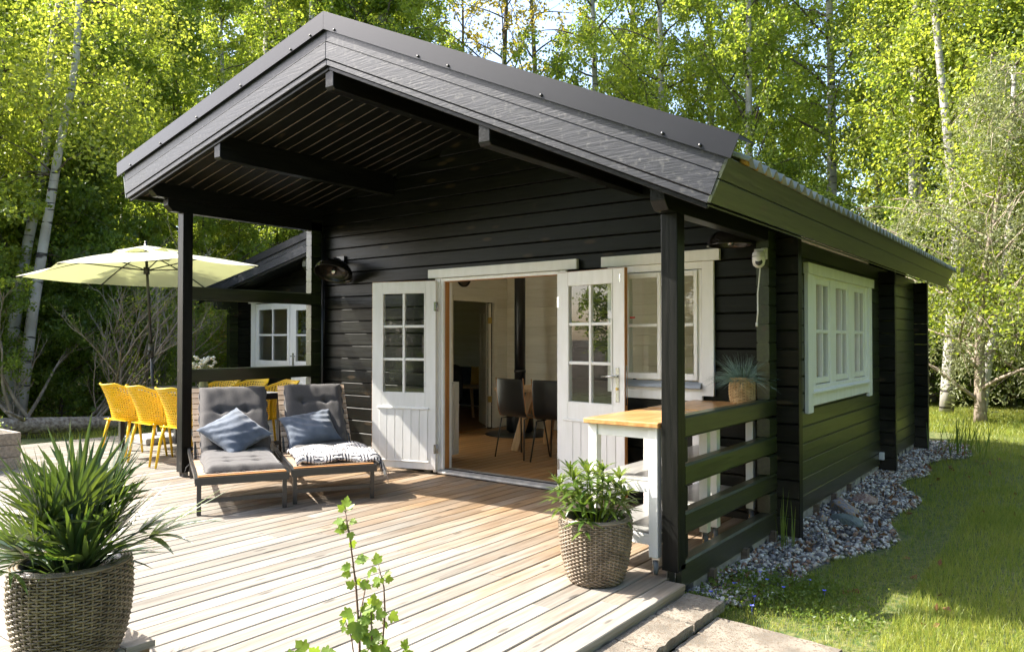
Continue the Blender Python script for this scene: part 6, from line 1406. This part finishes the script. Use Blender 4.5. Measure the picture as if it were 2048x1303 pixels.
# bare twiggy shrub behind the table
def twiggy(name, c, n, L, seed, label, leaf=None, spread=.6, lean=(0, 0), nl=0, m_=None, depth=3, r0=.03):
    r = random.Random(seed); t = E(name, c, label, 'shrub'); m = MB(); tips = []
    def rec(p, d, L_, rad, dep):
        q = p.copy(); pts_ = [q.copy()]; k = 6
        for j in range(k): q = q+d*L_/k; pts_.append(q.copy()); d = (d+Vector((r.uniform(-.16, .16), r.uniform(-.16, .16), r.uniform(-.06, .12)))).normalized()
        m.tube(pts_, [rad*(1-.7*j/k) for j in range(k+1)], 5, caps=False); tips.extend(pts_[3:])
        if dep > 0:
            for _ in range(r.randint(3, 5)):
                j = r.randint(1, k); d2 = (d+Vector((r.uniform(-.8, .8), r.uniform(-.8, .8), r.uniform(-.35, .5)))).normalized(); rec(pts_[j], d2, L_*r.uniform(.35, .65), rad*.45, dep-1)
    for i in range(n):
        a = r.uniform(0, 6.28); d = Vector((math.cos(a)*spread+lean[0], math.sin(a)*spread+lean[1], r.uniform(.6, 1.2))).normalized(); rec(Vector(c)+Vector((r.uniform(-.3, .3), r.uniform(-.3, .3), 0)), d, L*r.uniform(.7, 1.2), r0, depth)
    m.obj('branches', m_ or bark_grey, t)['kind'] = 'stuff'
    if leaf:
        P_ = np.array([list(v) for v in tips]); P_ = P_[rs.randint(0, len(P_), nl)]+rs.normal(size=(nl, 3))*.07; V_, F_ = leaves_quads(P_, .05, .2, .6); link('foliage', poly_mesh('foliage', V_, F_, leaf), t)
    return t
x, y = pol(66.0, 14.2); twiggy('bare_shrub', (x, y, gz(x, y)), 7, 2.2, 3, 'leafless shrub with a fan of pale bare twigs behind the parasol', leaf_yellow, .55, (.55, .4), 900)
x, y = pol(70.5, 13.8); twiggy('bare_shrub', (x, y, gz(x, y)), 5, 1.9, 5, 'leafless shrub with dark arching stems at the left edge', leaf_yellow, .6, (-.3, .1), 700, r0=.035)
x, y = pol(62.5, 15.2); twiggy('bare_shrub', (x, y, gz(x, y)), 6, 1.7, 9, 'thin twiggy shrub behind the middle of the dining table', leaf_dark, .6, (.1, .1), 2500)
x, y = pol(55.6, 15.6); twiggy('golden_shrub', (x, y, gz(x, y)), 9, 1.35, 12, 'golden leaved shrub beside the corner of the annex', leaf_gold, .35, (0, 0), 9000, r0=.02)
x, y = pol(58.8, 15.0); twiggy('green_shrub', (x, y, gz(x, y)), 9, 1.4, 13, 'dark green shrub between parasol pole and annex corner', leaf_mid, .5, (0, 0), 12000, r0=.02)
# trees behind the viewer that the windows and the side wall reflect
bk = [(kd, x, y, s) for kd, x, y, s in (('alder', 6.5, -19, 1), ('birch_a', 10, -15, 1), ('alder', 13, -9, 1), ('alder', 13, -3, 1), ('maple', 12, 2, 1), ('alder', 12.5, 7, 1), ('maple', 10, 11, 1), ('birch_b', 8.5, 15, 1), ('maple', 6.5, 18, 1), ('alder', 16, 5, 1.1), ('alder', 15, 12, 1.1), ('alder', 2, -23, 1.1), ('maple', -3, -24, 1.1), ('alder', -8, -25, 1.1), ('birch_b', -13, -24, 1.0), ('alder', -17, -22, 1.0), ('maple', -5.5, -28, 1.2), ('alder', -11, -29, 1.2), ('alder', -16, -27, 1.2))]
bk += [('hazel', -1-21*math.sin(R(a)), -21*math.cos(R(a)), 1.1) for a in range(-20, 48, 8)]+[('hazel', 9+1.5*math.sin(y_), y_, 1.0) for y_ in range(-8, 20, 3)]
for i, (kd, x, y, s) in enumerate(bk):
    tree(kd, x, y, s, 'bushy or tall green tree standing outside the frame behind the viewer', 'trees behind the viewer')
